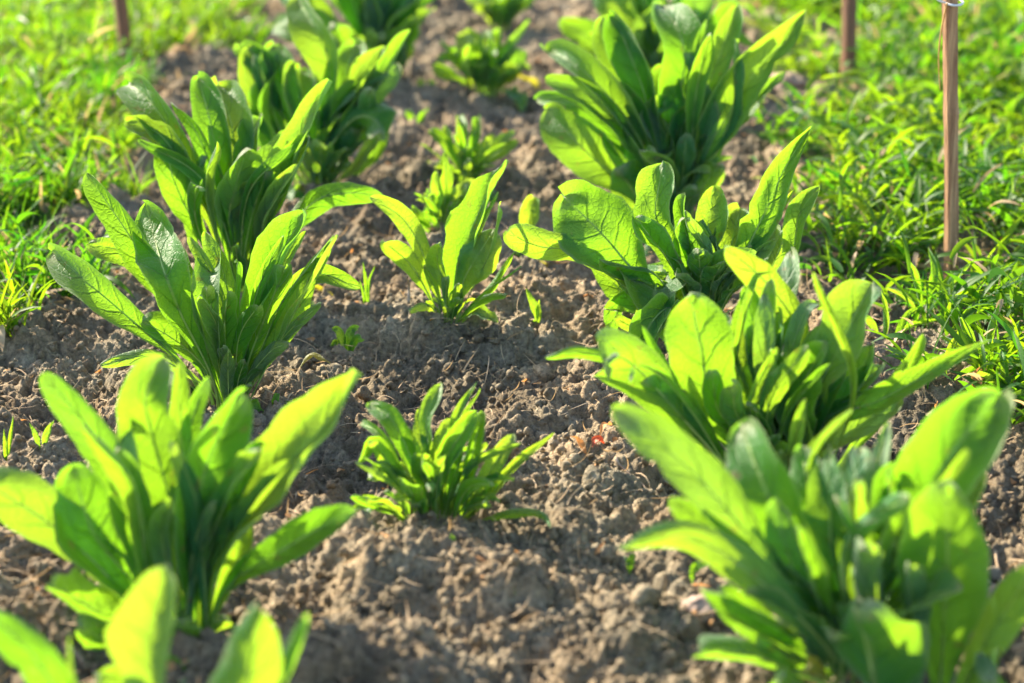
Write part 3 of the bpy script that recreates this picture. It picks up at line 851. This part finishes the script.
build_plant('leafy_plant', 'crowded plant in right row with twisted leaves and a pointed leaf reaching right', 'plant', (770, 518), [
    (34, 0.06, 0, [(782, 400, .03), (797, 335, .04), (768, 285, .04), (725, 247, .02)], dict(kind='round')),
    (28, 0.06, 10, [(770, 410, .03), (764, 350, .05), (785, 290, .06), (794, 242, .09)]),
    (20, 0.03, 62, [742, 400, 738, 350, 763, 258], dict(kind='lance')),
    (20, 0.02, 62, [772, 420, 775, 365, 801, 308], dict(kind='lance')),
    (18, 0.04, 20, [785, 390, 806, 310, 840, 285]),
    (58, 0.02, 20, [808, 410, 842, 345, 858, 308, 876, 279], dict(fold=0.6)),
    (44, 0.02, 0, [790, 420, 808, 375, 822, 325]),
    (30, -0.01, 10, [822, 430, 880, 400, 938, 368, 990, 340], dict(fold=0.5, kind='lance')),
    (30, 0.00, 25, [815, 430, 850, 395, 883, 364], dict(fold=0.7)),
    (70, -0.01, 0, [745, 470, 708, 385, 691, 294], dict(fold=0.15, kind='round', curl=-0.02)),
    (40, -0.02, 10, [735, 480, 690, 420, 640, 378]),
    (36, 0.03, 15, [780, 440, 770, 370, 775, 305]),
    (34, 0.04, 10, [800, 440, 815, 370, 842, 318]),
    (34, 0.03, 20, [760, 440, 735, 370, 726, 312]),
    (58, -0.02, 5, [(742, 490, -.01), (680, 415, -.02), (626, 360, -.02), (584, 350, -.05)], dict(fold=-0.3)),
    (15, -0.03, 10, [(660, 385, 0), (588, 353, 0), (539, 356, -.01)]),
    (14, -0.03, 40, [(680, 395, -.03), (630, 362, -.05), (601, 372, -.06)]),
    (48, -0.02, 5, [800, 445, 800, 395, 828, 336], dict(fold=0.4)),
    (27, -0.04, 5, [750, 440, 735, 410, 733, 370]),
    (26, -0.03, 5, [740, 440, 718, 410, 711, 367]),
    (34, 0.04, 0, [760, 400, 745, 350, 752, 300]),
    (26, 0.02, 20, [775, 420, 758, 380, 768, 330]),
    (22, 0.00, 20, [780, 430, 790, 390, 775, 350]),
    (30, 0.00, 20, [812, 460, 860, 425, 902, 398]),
    (36, 0.02, 10, [810, 440, 850, 392, 874, 342]),
    (30, 0.00, 40, [800, 450, 818, 405, 844, 370]),
    (28, -0.01, 50, [795, 470, 824, 428, 860, 404], dict(kind='lance')),
    (40, 0.03, 10, [740, 450, 712, 400, 676, 340]),
    (34, 0.04, 0, [765, 430, 760, 360, 745, 285]),
], GR, 16, 0.10, 0.022, 34, 0.016, fill_el=(60, 84), droop=0, extra=22)

build_plant('leafy_plant', 'biggest foreground plant at lower right with very broad upright leaves', 'plant', (850, 690), [
    (26, 0.05, 55, [(820, 560, .04), (812, 465, .05), (855, 405, .06)], dict(kind='lance')),
    (30, 0.05, 20, [855, 600, 868, 510, 891, 406], dict(kind='lance')),
    (40, 0.05, 10, [835, 600, 815, 520, 800, 440]),
    (36, 0.06, 0, [850, 600, 852, 500, 862, 430]),
    (66, 0.03, 0, [835, 620, 794, 550, 757, 470, 741, 422], dict(kind='round', fold=0.3)),
    (66, 0.03, 0, [848, 620, 832, 555, 829, 446], dict(kind='lance')),
    (82, 0.03, 10, [872, 620, 905, 530, 957, 446, 1006, 386], dict(fold=0.4)),
    (38, 0.02, 10, [885, 620, 945, 545, 986, 468]),
    (38, 0.01, 15, [860, 640, 880, 570, 894, 468]),
    (52, 0.00, 0, [(808, 610, 0), (735, 520, 0), (685, 465, 0), (636, 429, -.02)], dict(fold=0.3)),
    (40, 0.00, 5, [792, 610, 732, 545, 671, 498], dict(kind='round')),
    (42, -0.03, 10, [(838, 665, -.02), (768, 588, -.03), (690, 538, -.03), (618, 549, -.06)], dict(fold=-0.2, kind='lance')),
    (46, -0.02, 0, [828, 678, 770, 635, 716, 590], dict(wave=0.12)),
    (34, -0.04, 0, [835, 690, 742, 652, 678, 655]),
    (30, -0.06, 0, [830, 700, 790, 680, 762, 676]),
    (20, -0.05, 0, [835, 690, 815, 668, 796, 668], dict(mat=M['leaf_yellow'])),
    (104, -0.07, 18, [(890, 735, -.04), (872, 670, -.06), (856, 600, -.06)], dict(fold=-0.55, curl=0.05, wave=0.13, twist=0.3)),
    (98, -0.04, 8, [928, 730, 945, 610, 948, 484], dict(fold=0.25, curl=-0.02)),
    (44, -0.05, 5, [925, 740, 985, 645, 1040, 555]),
    (54, -0.06, 0, [920, 760, 985, 690, 1020, 640]),
    (60, 0.01, 20, [845, 640, 800, 590, 770, 560]),
    (36, -0.04, 15, [900, 720, 912, 640, 908, 556]),
    (44, -0.03, 0, [885, 700, 872, 620, 862, 536]),
    (46, 0.00, 10, [820, 640, 790, 560, 775, 500]),
    (36, 0.02, 30, [890, 640, 930, 560, 938, 480]),
], GR, 16, 0.11, 0.03, 35, 0.018, fill_el=(55, 82), droop=0, extra=10)

# ------------------------------------------------------------------ little weeds and sprouts on the bare soil
small = dict(mat=M['leaf_small'], rib=False)
build_plant('sprout', 'tiny two leaf sprout on bare soil right of the sharp middle seedling', 'plant', (538, 326),
            [(9, 0, 10, [536, 312, 527, 290], dict(kind='lance')), (7, 0, 10, [539, 315, 540, 300], dict(kind='lance')), (5, 0, 0, [534, 320, 530, 333])], 'sprouts on bare soil', 0, seed=41, spread=.003, **small)
build_plant('sprout', 'thin grass sprout standing right of the sharp left plant', 'plant', (367, 305),
            [(4, 0, 10, [366, 285, 363, 262], dict(kind='lance')), (4, 0, 10, [369, 285, 375, 266], dict(kind='lance')), (4, 0, 10, [364, 295, 360, 280], dict(kind='lance'))], 'sprouts on bare soil', 0, seed=42, spread=.003, **small)
build_plant('sprout', 'low spreading sprout with round leaves below the thin grass sprout', 'plant', (346, 342),
            [(9, 0, 0, [340, 335, 332, 328]), (10, 0, 0, [350, 334, 357, 330]), (9, -.01, 0, [354, 342, 365, 338]), (6, 0, 0, [338, 342, 330, 345])], 'sprouts on bare soil', 0, seed=43, spread=.003, **small)
build_plant('sprout', 'two blade grass sprout on soil at the left edge above front plant', 'plant', (40, 447),
            [(6, 0, 0, [36, 436, 30, 424], dict(kind='lance')), (8, 0, 0, [46, 436, 54, 420], dict(kind='lance'))], 'sprouts on bare soil', 0, seed=44, spread=.003, **small)
build_plant('sprout', 'short green blade sprout touching the left frame edge', 'plant', (6, 452),
            [(6, 0, 0, [5, 442, 4, 430], dict(kind='lance')), (6, 0, 0, [10, 440, 13, 415], dict(kind='lance'))], 'sprouts on bare soil', 0, seed=45, spread=.003, **small)
build_plant('sprout', 'dark low sprout at the foot of the sharp left plant', 'plant', (270, 412),
            [(18, 0, 0, [262, 410, 250, 406], dict(kind='round')), (8, 0, 0, [274, 404, 278, 394]), (8, 0, 0, [284, 408, 292, 402])], 'sprouts on bare soil', 0, seed=46, spread=.003, **small)
build_plant('sprout', 'curled bright shoot on soil beside the lower right foreground plant', 'plant', (694, 584),
            [(9, 0, 20, [(692, 574, 0), (697, 566, 0), (707, 565, -.01)], dict(kind='lance'))], 'sprouts on bare soil', 0, seed=47, spread=.002, **small)
build_plant('sprout', 'tiny bright sprout under the lowest left leaf of foreground plant', 'plant', (630, 568),
            [(8, 0, 0, [631, 562, 634, 554]), (5, 0, 0, [628, 563, 625, 558])], 'sprouts on bare soil', 0, seed=48, spread=.002, **small)
build_plant('sprout', 'small pale sprout on the mound in front of the bushy middle seedling', 'plant', (452, 580),
            [(8, 0, 0, [451, 575, 449, 568]), (6, 0, 0, [455, 577, 460, 573])], 'sprouts on bare soil', 0, seed=49, spread=.002, **small)
build_plant('sprout', 'blurred green blade sprout in the soil at bottom middle', 'plant', (512, 612),
            [(7, 0, 0, [510, 602, 507, 592], dict(kind='lance')), (5, 0, 0, [515, 605, 519, 600], dict(kind='lance'))], 'sprouts on bare soil', 0, seed=50, spread=.002, **small)
build_plant('sprout', 'little sprout hidden under the leaf reaching left from right row', 'plant', (618, 385),
            [(5, 0, 0, [614, 378, 610, 370]), (5, 0, 0, [622, 376, 628, 368]), (6, -.01, 0, [611, 387, 600, 390], dict(kind='lance')), (6, 0, 0, [628, 385, 636, 382])], 'sprouts on bare soil', 0, seed=51, spread=.003, **small)
build_plant('sprout', 'yellowish small sprout beside the rounded blurred middle seedling', 'plant', (424, 100),
            [(9, 0, 0, [423, 90, 420, 78]), (9, 0, 0, [428, 92, 434, 80]), (7, 0, 0, [418, 96, 410, 92])], 'sprouts on bare soil', 0, seed=52, spread=.003, **small)
build_plant('sprout', 'thin yellow green sprout between left row and compact tuft seedling', 'plant', (412, 128),
            [(8, 0, 0, [411, 120, 408, 110]), (8, 0, 0, [418, 122, 428, 110], dict(kind='lance'))], 'sprouts on bare soil', 0, seed=53, spread=.003, **small)
build_plant('sprout', 'sprout of thin blades on soil below the pointed right leaf', 'plant', (905, 412),
            [(6, 0, 0, [900, 404, 890, 400], dict(kind='lance')), (7, 0, 0, [912, 404, 925, 402], dict(kind='lance'))], 'sprouts on bare soil', 0, seed=54, spread=.003, **small)


def single_leaf(name, label, cat, pts, wpx, mat, fold=0.3, roll=20, seed=3, lift=0.004):
    g = ground_at(*pts[0]); org = np.array([g[0], g[1], soil_z(g[0], g[1]) + lift])
    P = [org]
    for p in pts[1:]:
        q = ground_at(p[0], p[1]); dz = p[2] if len(p) > 2 else 0.0
        P.append(np.array([q[0], q[1], soil_z(q[0], q[1]) + lift + dz]))
    rng = np.random.default_rng(seed)
    o = make_leaf(None, org, P, wpx * px_size(org), roll, fold, (0, -0.5, 1), 0.08, 0.2, 'lance', rng, mat, False, name=name)
    o.location = org
    tag(o, label, cat)
    return o


single_leaf('fallen_leaf', 'yellow green arched fallen leaf on soil right of the sharp left plant', 'leaf', [(297, 376), (312, 372, .014), (331, 375)], 9, M['leaf_yellow'], -0.4)
single_leaf('dry_leaf', 'small red dry leaf lying near the left reaching leaf of foreground plant', 'leaf', [(592, 452), (597, 448, .004), (604, 449, .003)], 10, M['red_leaf'])
single_leaf('dry_leaf', 'curled orange dry leaf standing above the small red one', 'leaf', [(598, 446), (604, 440, .010), (612, 432, .006)], 8, M['dry_leaf'])
single_leaf('dry_leaf', 'pale orange dry leaf flake left of the small red dry leaf', 'leaf', [(570, 456), (577, 454, .005), (586, 458)], 8, M['dry_leaf'], 0.4, 0, 5)
single_leaf('dry_leaf', 'brownish dry leaf on soil near stake at right grass edge', 'leaf', [(968, 420), (976, 408, .012), (982, 396, .01)], 14, M['dry_leaf'], 0.5, 10, 6)


def twig(label, pts, rpx, mat, lifts=None):
    g = ground_at(*pts[0]); org = np.array([g[0], g[1], soil_z(g[0], g[1]) + 0.002])
    P = []
    for i, p in enumerate(pts):
        q = ground_at(p[0], p[1]); P.append(np.array([q[0], q[1], soil_z(q[0], q[1]) + 0.004 + (p[2] if len(p) > 2 else 0)]) - org)
    C, L = spline(P, 14)
    C = C + RNG.normal(size=C.shape) * 0.0004
    o = add_obj('twig', tube_mesh('twig', C, np.linspace(1, 0.55, 14) * rpx * px_size(org), mat), None, org)
    tag(o, label, 'twig', None)


twig('grey straight twig lying on soil right of the red dry leaf', [(615, 462), (628, 468), (648, 476)], 1.6, M['twig'])
twig('short grey stick upright in soil left of the sharp middle seedling', [(409, 322), (409, 316, .012), (408, 322, .024)], 1.8, M['twig'])
twig('brown twig beside the foot of the front left plant', [(70, 655), (95, 662), (125, 672)], 2.2, M['twig'])
twig('pale bent twig on soil right of the pointed right leaf', [(995, 545), (1001, 560), (1003, 590)], 1.6, M['straw'])

v0, f0 = ico(4)
g = ground_at(698, 622)
st = add_obj('stone', mesh_from('stone', lumpy(v0, 900, 0.12, 10) * [0.013, 0.011, 0.008], f0, M['stone']), None, (g[0], g[1], soil_z(g[0], g[1]) + 0.006))
tag(st, 'pinkish rounded stone on soil left of the lower right foreground plant', 'stone')
g = ground_at(790, 92)
st = add_obj('stone', mesh_from('stone', lumpy(v0, 901, 0.15, 12) * [0.03, 0.026, 0.015], f0, M['stone']), None, (g[0], g[1], soil_z(g[0], g[1]) + 0.006))
tag(st, 'blurred pale stone on the soil strip left of the far right stake', 'stone')


# ------------------------------------------------------------------ stakes
def stake(label, base, top, wpx, length, mat, seed):
    g = ground_at(*base); tp = point_at(top[0], top[1], g[1]); top_dx = (tp[0] - g[0]) / tp[2] * length; org = np.array([g[0], g[1], soil_z(g[0], g[1]) - 0.03])
    rng = np.random.default_rng(seed)
    n, sides = 40, 24
    w = wpx * px_size(g) / 2
    a = np.linspace(0, 2 * np.pi, sides, endpoint=False)
    prof = 1 / np.maximum(np.abs(np.cos(a + 1.047)), np.abs(np.sin(a + 1.047))) ** 0.6
    prof = prof * (1 + rng.normal(size=sides) * 0.05)
    V = []
    for i in range(n):
        z = i / (n - 1) * length
        cx = top_dx * z / length + 0.0022 * math.sin(z * 11 + seed); cy = 0.001 * math.sin(z * 7)
        k = w * (1 + 0.05 * math.sin(z * 23 + seed) + 0.16 * math.exp(-((z - 0.17 - 0.02 * seed) / 0.006) ** 2) + 0.10 * math.exp(-((z - 0.30) / 0.008) ** 2)) * 0.92
        for q in range(sides):
            V.append((cx + math.cos(a[q]) * k * prof[q] * (1 + rng.normal() * 0.012), cy + math.sin(a[q]) * k * prof[q], z))
    F = [(i * sides + q, i * sides + (q + 1) % sides, (i + 1) * sides + (q + 1) % sides, (i + 1) * sides + q) for i in range(n - 1) for q in range(sides)]
    F.append(tuple(range((n - 1) * sides, n * sides)))
    F.append(tuple(range(sides))[::-1])
    me = bpy.data.meshes.new('wooden_stake'); me.from_pydata(V, [], F); me.update(); me.materials.append(mat)
    o = add_obj('wooden_stake', me, None, org)
    tag(o, label, 'stake', 'wooden stakes in the grass')
    return org, w


so, sw = stake('split wooden stake nearest the camera standing in the right grass', (950, 290), (954, 0), 12.3, 0.66, M['wood'], 1)
stake('blurred reddish brown stake farther back at right grass edge', (846, 95), (851, 0), 14, 0.60, M['wood_dark'], 2)
stake('dark blurred stake in the left grass', (129, 72), (122, 0), 14, 0.60, M['wood_dark'], 3)

# tie around the near stake and the raffia strand that hangs from it
tie_p = point_at(954, 2, so[1]); zt = tie_p[2]; so = np.array([tie_p[0], so[1], zt])
ang = np.linspace(0, 2 * np.pi, 25)
loop = np.stack([so[0] + np.cos(ang) * sw * 1.35, so[1] + np.sin(ang) * sw * 1.35, zt + 0.0015 * np.sin(ang)], -1)
tail = np.stack([so[0] - sw * 1.3 - np.linspace(0, 0.02, 10), np.full(10, so[1] - sw * 0.3), zt + 0.018 * np.linspace(0, 1, 10) ** 2], -1)
tie = add_obj('string_tie', None, None, (so[0], so[1], zt)); tag(tie, 'white string tied round the near right stake', 'string')
og = np.array([so[0], so[1], zt])
add_obj('loop', tube_mesh('loop', loop - og, np.full(25, 0.0011), M['twine']), tie)
add_obj('loose_end', tube_mesh('loose_end', tail - og, np.full(10, 0.0011), M['twine']), tie)
rz = np.linspace(0, 1, 20)
raf = np.stack([so[0] - sw * 1.25 - 0.004 * np.sin(rz * 3), np.full(20, so[1] - sw * 0.9), zt - 0.075 * rz], -1)
o = add_obj('raffia_strand', tube_mesh('raffia_strand', raf - og, np.linspace(0.0009, 0.0004, 20), M['raffia']), None, og)
tag(o, 'thin tan raffia strand hanging down the left side of near stake', 'string')


# ------------------------------------------------------------------ grass
def edge_fn(samples):
    pts = sorted([(ground_at(x, y)[1], ground_at(x, y)[0]) for x, y in samples])
    ys = np.array([p[0] for p in pts]); xs = np.array([p[1] for p in pts])
    return lambda yy: np.interp(yy, ys, xs)


left_edge = edge_fn([(-60, 352), (60, 340), (72, 280), (88, 220), (122, 150), (175, 90), (245, 25), (270, -30)])
right_edge = edge_fn([(1090, 520), (985, 440), (890, 370), (845, 315), (830, 250), (828, 180), (805, 100), (765, 30), (745, -25)])


def blades(base, az, el, length, width, droop, seg=6, curl=None):
    """vectorised blade strips -> verts, faces, tint"""
    n = len(base)
    t = np.linspace(0, 1, seg)
    rad = np.stack([np.cos(az), np.sin(az), np.zeros(n)], -1)
    side = np.stack([-np.sin(az), np.cos(az), np.zeros(n)], -1)
    P = np.zeros((n, seg, 3)); P[:, 0] = base
    ang = el.copy()
    for k in range(1, seg):
        st = (rad * np.cos(ang)[:, None] + np.array([0, 0, 1.0]) * np.sin(ang)[:, None]) * (length / (seg - 1))[:, None]
        if curl is not None: st = st + side * (curl * length / (seg - 1) * k / seg)[:, None]
        P[:, k] = P[:, k - 1] + st
        ang = ang - droop / (seg - 1)
    prof = np.array([0.55, 0.95, 1.0, 0.86, 0.55, 0.04]) if seg == 6 else np.interp(t, [0, .3, .7, 1], [.6, 1, .7, .04])
    tw = RNG.normal(size=n) * 0.6
    up = np.array([0, 0, 1.0])
    sd = unit(side * np.cos(tw)[:, None] + (up - rad * 0.5) * np.sin(tw)[:, None])
    hw = (width[:, None] * prof[None, :] / 2)[..., None]
    vee = np.stack([-rad[:, 0] * 0.3, -rad[:, 1] * 0.3, np.full(n, 0.5)], -1)[:, None, :] * hw * 0.6
    A = P - sd[:, None, :] * hw + vee; B = P + sd[:, None, :] * hw + vee
    V = np.stack([A, P, B], 2).reshape(-1, 3)
    idx = np.arange(n)[:, None, None] * seg * 3 + np.arange(seg - 1)[None, :, None] * 3 + np.arange(2)[None, None, :]
    F = np.stack([idx, idx + 1, idx + 4, idx + 3], -1).reshape(-1, 4)
    return V, F


FEET = [(*ground_at(950, 290)[:2], 0.022), (*ground_at(846, 95)[:2], 0.03), (*ground_at(129, 72)[:2], 0.03)]


def grass_patch(name, label, n_tuft, xr, yr, inside, kind):
    xs = RNG.uniform(*xr, n_tuft); ys = RNG.uniform(*yr, n_tuft)
    keep = inside(xs, ys)
    for (bx, by, rx) in FEET:
        keep &= ~((np.abs(xs - bx) < rx) & (ys > by - 0.10) & (ys < by + 0.02))
    xs, ys = xs[keep], ys[keep]
    base, az, el, ln, wd, dr, cu, ti = [], [], [], [], [], [], [], []
    for x, y in zip(xs, ys):
        z = soil_z(x, y) if (gx[0] < x < gx[-1] and y < gy[-1]) else -0.04
        tint = float(np.clip(RNG.random() * 0.75 + 0.15 + 1.1 * vnoise(np.array([x * 9.0]), np.array([y * 9.0]), 77)[0], 0, 1))
        if kind == 'crab':         # leaning stems with leaves set alternately along them
            ns = RNG.integers(3, 7); a0 = RNG.uniform(0, 6.28); lean = RNG.uniform(0.5, 1.35); sl = RNG.uniform(0.02, 0.075)
            for k in range(ns):
                f = (k + 0.4) / ns
                base.append((x + math.cos(a0) * sl * f * math.cos(lean), y + math.sin(a0) * sl * f * math.cos(lean), z + sl * f * math.sin(lean) - 0.002))
                az.append(a0 + (1 if k % 2 else -1) * RNG.uniform(0.3, 1.3)); el.append(RNG.uniform(0.2, 1.25)); ln.append(RNG.uniform(0.016, 0.052))
                wd.append(RNG.uniform(0.0025, 0.0068)); dr.append(RNG.uniform(0.2, 1.5)); cu.append(RNG.normal() * 0.25); ti.append(np.clip(tint * 0.6 + RNG.random() * 0.4, 0, 0.95) if RNG.random() > 0.035 else 0.99)
        else:                      # upright tufts of narrow blades
            ns = RNG.integers(4, 9)
            for k in range(ns):
                base.append((x + RNG.normal() * 0.006, y + RNG.normal() * 0.006, z - 0.003))
                az.append(RNG.uniform(0, 6.28)); el.append(RNG.uniform(0.7, 1.5)); ln.append(RNG.uniform(0.020, 0.070))
                wd.append(RNG.uniform(0.0016, 0.0048)); dr.append(RNG.uniform(0.1, 1.3)); cu.append(RNG.normal() * 0.2); ti.append(np.clip(tint * 0.6 + RNG.random() * 0.4, 0, 0.95) if RNG.random() > 0.05 else 0.99)
    V, F = blades(np.array(base), np.array(az), np.array(el), np.array(ln), np.array(wd), np.array(dr), 6, np.array(cu))
    o = add_obj(name, mesh_from(name, V, F, M['grass'], None, np.repeat(ti, 18)))
    tag(o, label, None, None, 'stuff')


def soft(d, xs, ys, seed):            # full inside, ragged and thinning near the edge
    n = fbm(xs, ys, 14, 2, seed)
    return (d + n * 0.12 > RNG.random(len(xs)) ** 2.0 * 0.07)


inL = lambda xs, ys: soft(left_edge(ys) - xs, xs, ys, 91) & (fbm(xs, ys, 7, 2, 93) > -0.33)
inR = lambda xs, ys: soft(xs - right_edge(ys), xs, ys, 92) & (fbm(xs, ys, 7, 2, 94) > -0.36)
yl0 = ground_at(0, 352)[1]
grass_patch('grass', 'bright green upright grass on the left of the bed', 16000, (-1.5, -0.2), (yl0, 3.9), inL, 'tuft')
grass_patch('grass', 'sprawling leafy grass around the left stake', 3600, (-1.5, -0.2), (yl0, 3.9), inL, 'crab')
grass_patch('grass', 'bright sprawling broad bladed grass on the right of the bed', 20000, (0.2, 1.6), (1.35, 3.9), inR, 'crab')
grass_patch('grass', 'thin upright blades among the right hand grass', 3500, (0.2, 1.6), (1.35, 3.9), inR, 'tuft')
allf = lambda xs, ys: np.full(len(xs), True)
grass_patch('grass', 'far grass beyond the end of the bed', 12000, (-3.2, 3.2), (3.9, 6.5), allf, 'tuft')

# individual weeds at the edge of the right grass
def weed(label, base, tips, wpx, seed):
    build_plant('grass_weed', label, 'weed', base, [(wpx * random.uniform(.8, 1.2), random.uniform(-.03, .03), random.uniform(-30, 30), list(t), dict(kind='lance')) for t in tips],
                'grass weeds at the edge of the right grass', 0, seed=seed, spread=0.005, mat=M['leaf_small'], rib=False)


weed('arching dry tipped grass weed reaching left from the near stake', (905, 262), [(870, 245, 845, 262), (880, 238, 838, 256), (905, 235, 890, 215), (915, 240, 930, 225)], 8, 61)
weed('dark broad bladed weed in front of the near stake', (930, 318), [(915, 280, 905, 258), (935, 275, 928, 245), (950, 285, 972, 262), (940, 290, 935, 250), (910, 300, 880, 285)], 10, 62)
weed('yellow green long bladed weed at right edge under the near stake', (985, 372), [(970, 340, 955, 310), (990, 335, 1000, 300), (1000, 350, 1020, 320), (975, 350, 940, 335), (1005, 360, 1030, 352)], 11, 63)
weed('curled bright weed at the right frame edge', (1010, 410), [(990, 380, 965, 372), (1005, 370, 1000, 345), (1020, 380, 1035, 360), (1000, 400, 965, 405)], 9, 64)
weed('low flat bladed weed at the border of bare soil and right grass', (890, 335), [(870, 322, 850, 320), (885, 310, 880, 290), (905, 318, 925, 305), (905, 330, 945, 318)], 8, 65)
weed('long arched weed left of the dry leaf on the right', (945, 385), [(930, 360, 915, 345), (950, 355, 960, 330), (965, 372, 985, 365), (935, 380, 912, 378)], 8, 66)


# ------------------------------------------------------------------ straw, roots and leaf litter
def litter(name, label, n, xfun, yr, l0, l1, w0, w1, mat):
    ys = RNG.uniform(*yr, n) ** 1.0; xs = xfun(ys, n)
    base = np.array([(x, y, soil_z(x, y) + RNG.uniform(0.001, 0.004)) for x, y in zip(xs, ys)])
    ln = RNG.uniform(l0, l1, n) * RNG.random(n) ** 0.5
    V, F = blades(base, RNG.uniform(0, 6.28, n), RNG.normal(size=n) * 0.25 + 0.08, ln, RNG.uniform(w0, w1, n), RNG.normal(size=n) * 0.9, 6, RNG.normal(size=n) * 0.7)
    o = add_obj(name, mesh_from(name, V, F, mat)); tag(o, label, None, None, 'stuff')


mid = lambda ys, n: RNG.uniform(-0.28, 0.28, n) * ys
litter('plant_debris', 'dry straw and root fibres scattered over the soil', 8500, mid, (0.95, 3.4), 0.006, 0.042, 0.0005, 0.0014, M['straw'])
litter('plant_debris', 'small brown dry leaf flakes on the soil', 500, mid, (1.0, 3.4), 0.006, 0.016, 0.002, 0.006, M['dry_leaf'])
litter('plant_debris', 'pale dry leaves lying in the left grass', 1200, lambda ys, n: left_edge(ys) - RNG.random(n) ** 1.3 * 0.7, (yl0, 3.6), 0.015, 0.04, 0.004, 0.011, M['straw'])
litter('plant_debris', 'pale dry leaves lying in the right grass', 700, lambda ys, n: right_edge(ys) + RNG.random(n) ** 1.3 * 0.7, (1.6, 3.6), 0.015, 0.04, 0.004, 0.010, M['straw'])

# ------------------------------------------------------------------ light
SUN_EL, SUN_AZ = R(30), R(-44)       # azimuth from +Y (down the bed), negative = to the left
sd = np.array([math.sin(SUN_AZ) * math.cos(SUN_EL), math.cos(SUN_AZ) * math.cos(SUN_EL), math.sin(SUN_EL)])
from mathutils import Vector
sl = bpy.data.lights.new('sun', 'SUN'); sl.energy = 5.0; sl.angle = R(0.55); sl.color = (1.0, 0.87, 0.67)
so_ = bpy.data.objects.new('sun', sl); COL.objects.link(so_)
so_.rotation_euler = Vector(-sd).to_track_quat('-Z', 'Y').to_euler(); so_.location = (-2, 4, 3)

world = bpy.data.worlds.new('World'); scene.world = world; world.use_nodes = True
wn = world.node_tree.nodes; wl = world.node_tree.links
bg = wn.get('Background') or wn.new('ShaderNodeBackground')
sky = wn.new('ShaderNodeTexSky'); sky.sky_type = 'NISHITA'; sky.sun_disc = False
sky.sun_elevation = SUN_EL; sky.sun_rotation = SUN_AZ
sky.air_density = 1.0; sky.dust_density = 1.5
wl.new(sky.outputs[0], bg.inputs[0]); bg.inputs[1].default_value = 0.115

scene.view_settings.view_transform = 'Standard'
scene.view_settings.look = 'None'
scene.view_settings.gamma = 1.0
scene.view_settings.use_curve_mapping = False
scene.view_settings.exposure = 1.92
scene.cycles.use_denoising = True
scene.cycles.max_bounces = 10
scene.cycles.transmission_bounces = 8
scene.cycles.diffuse_bounces = 5
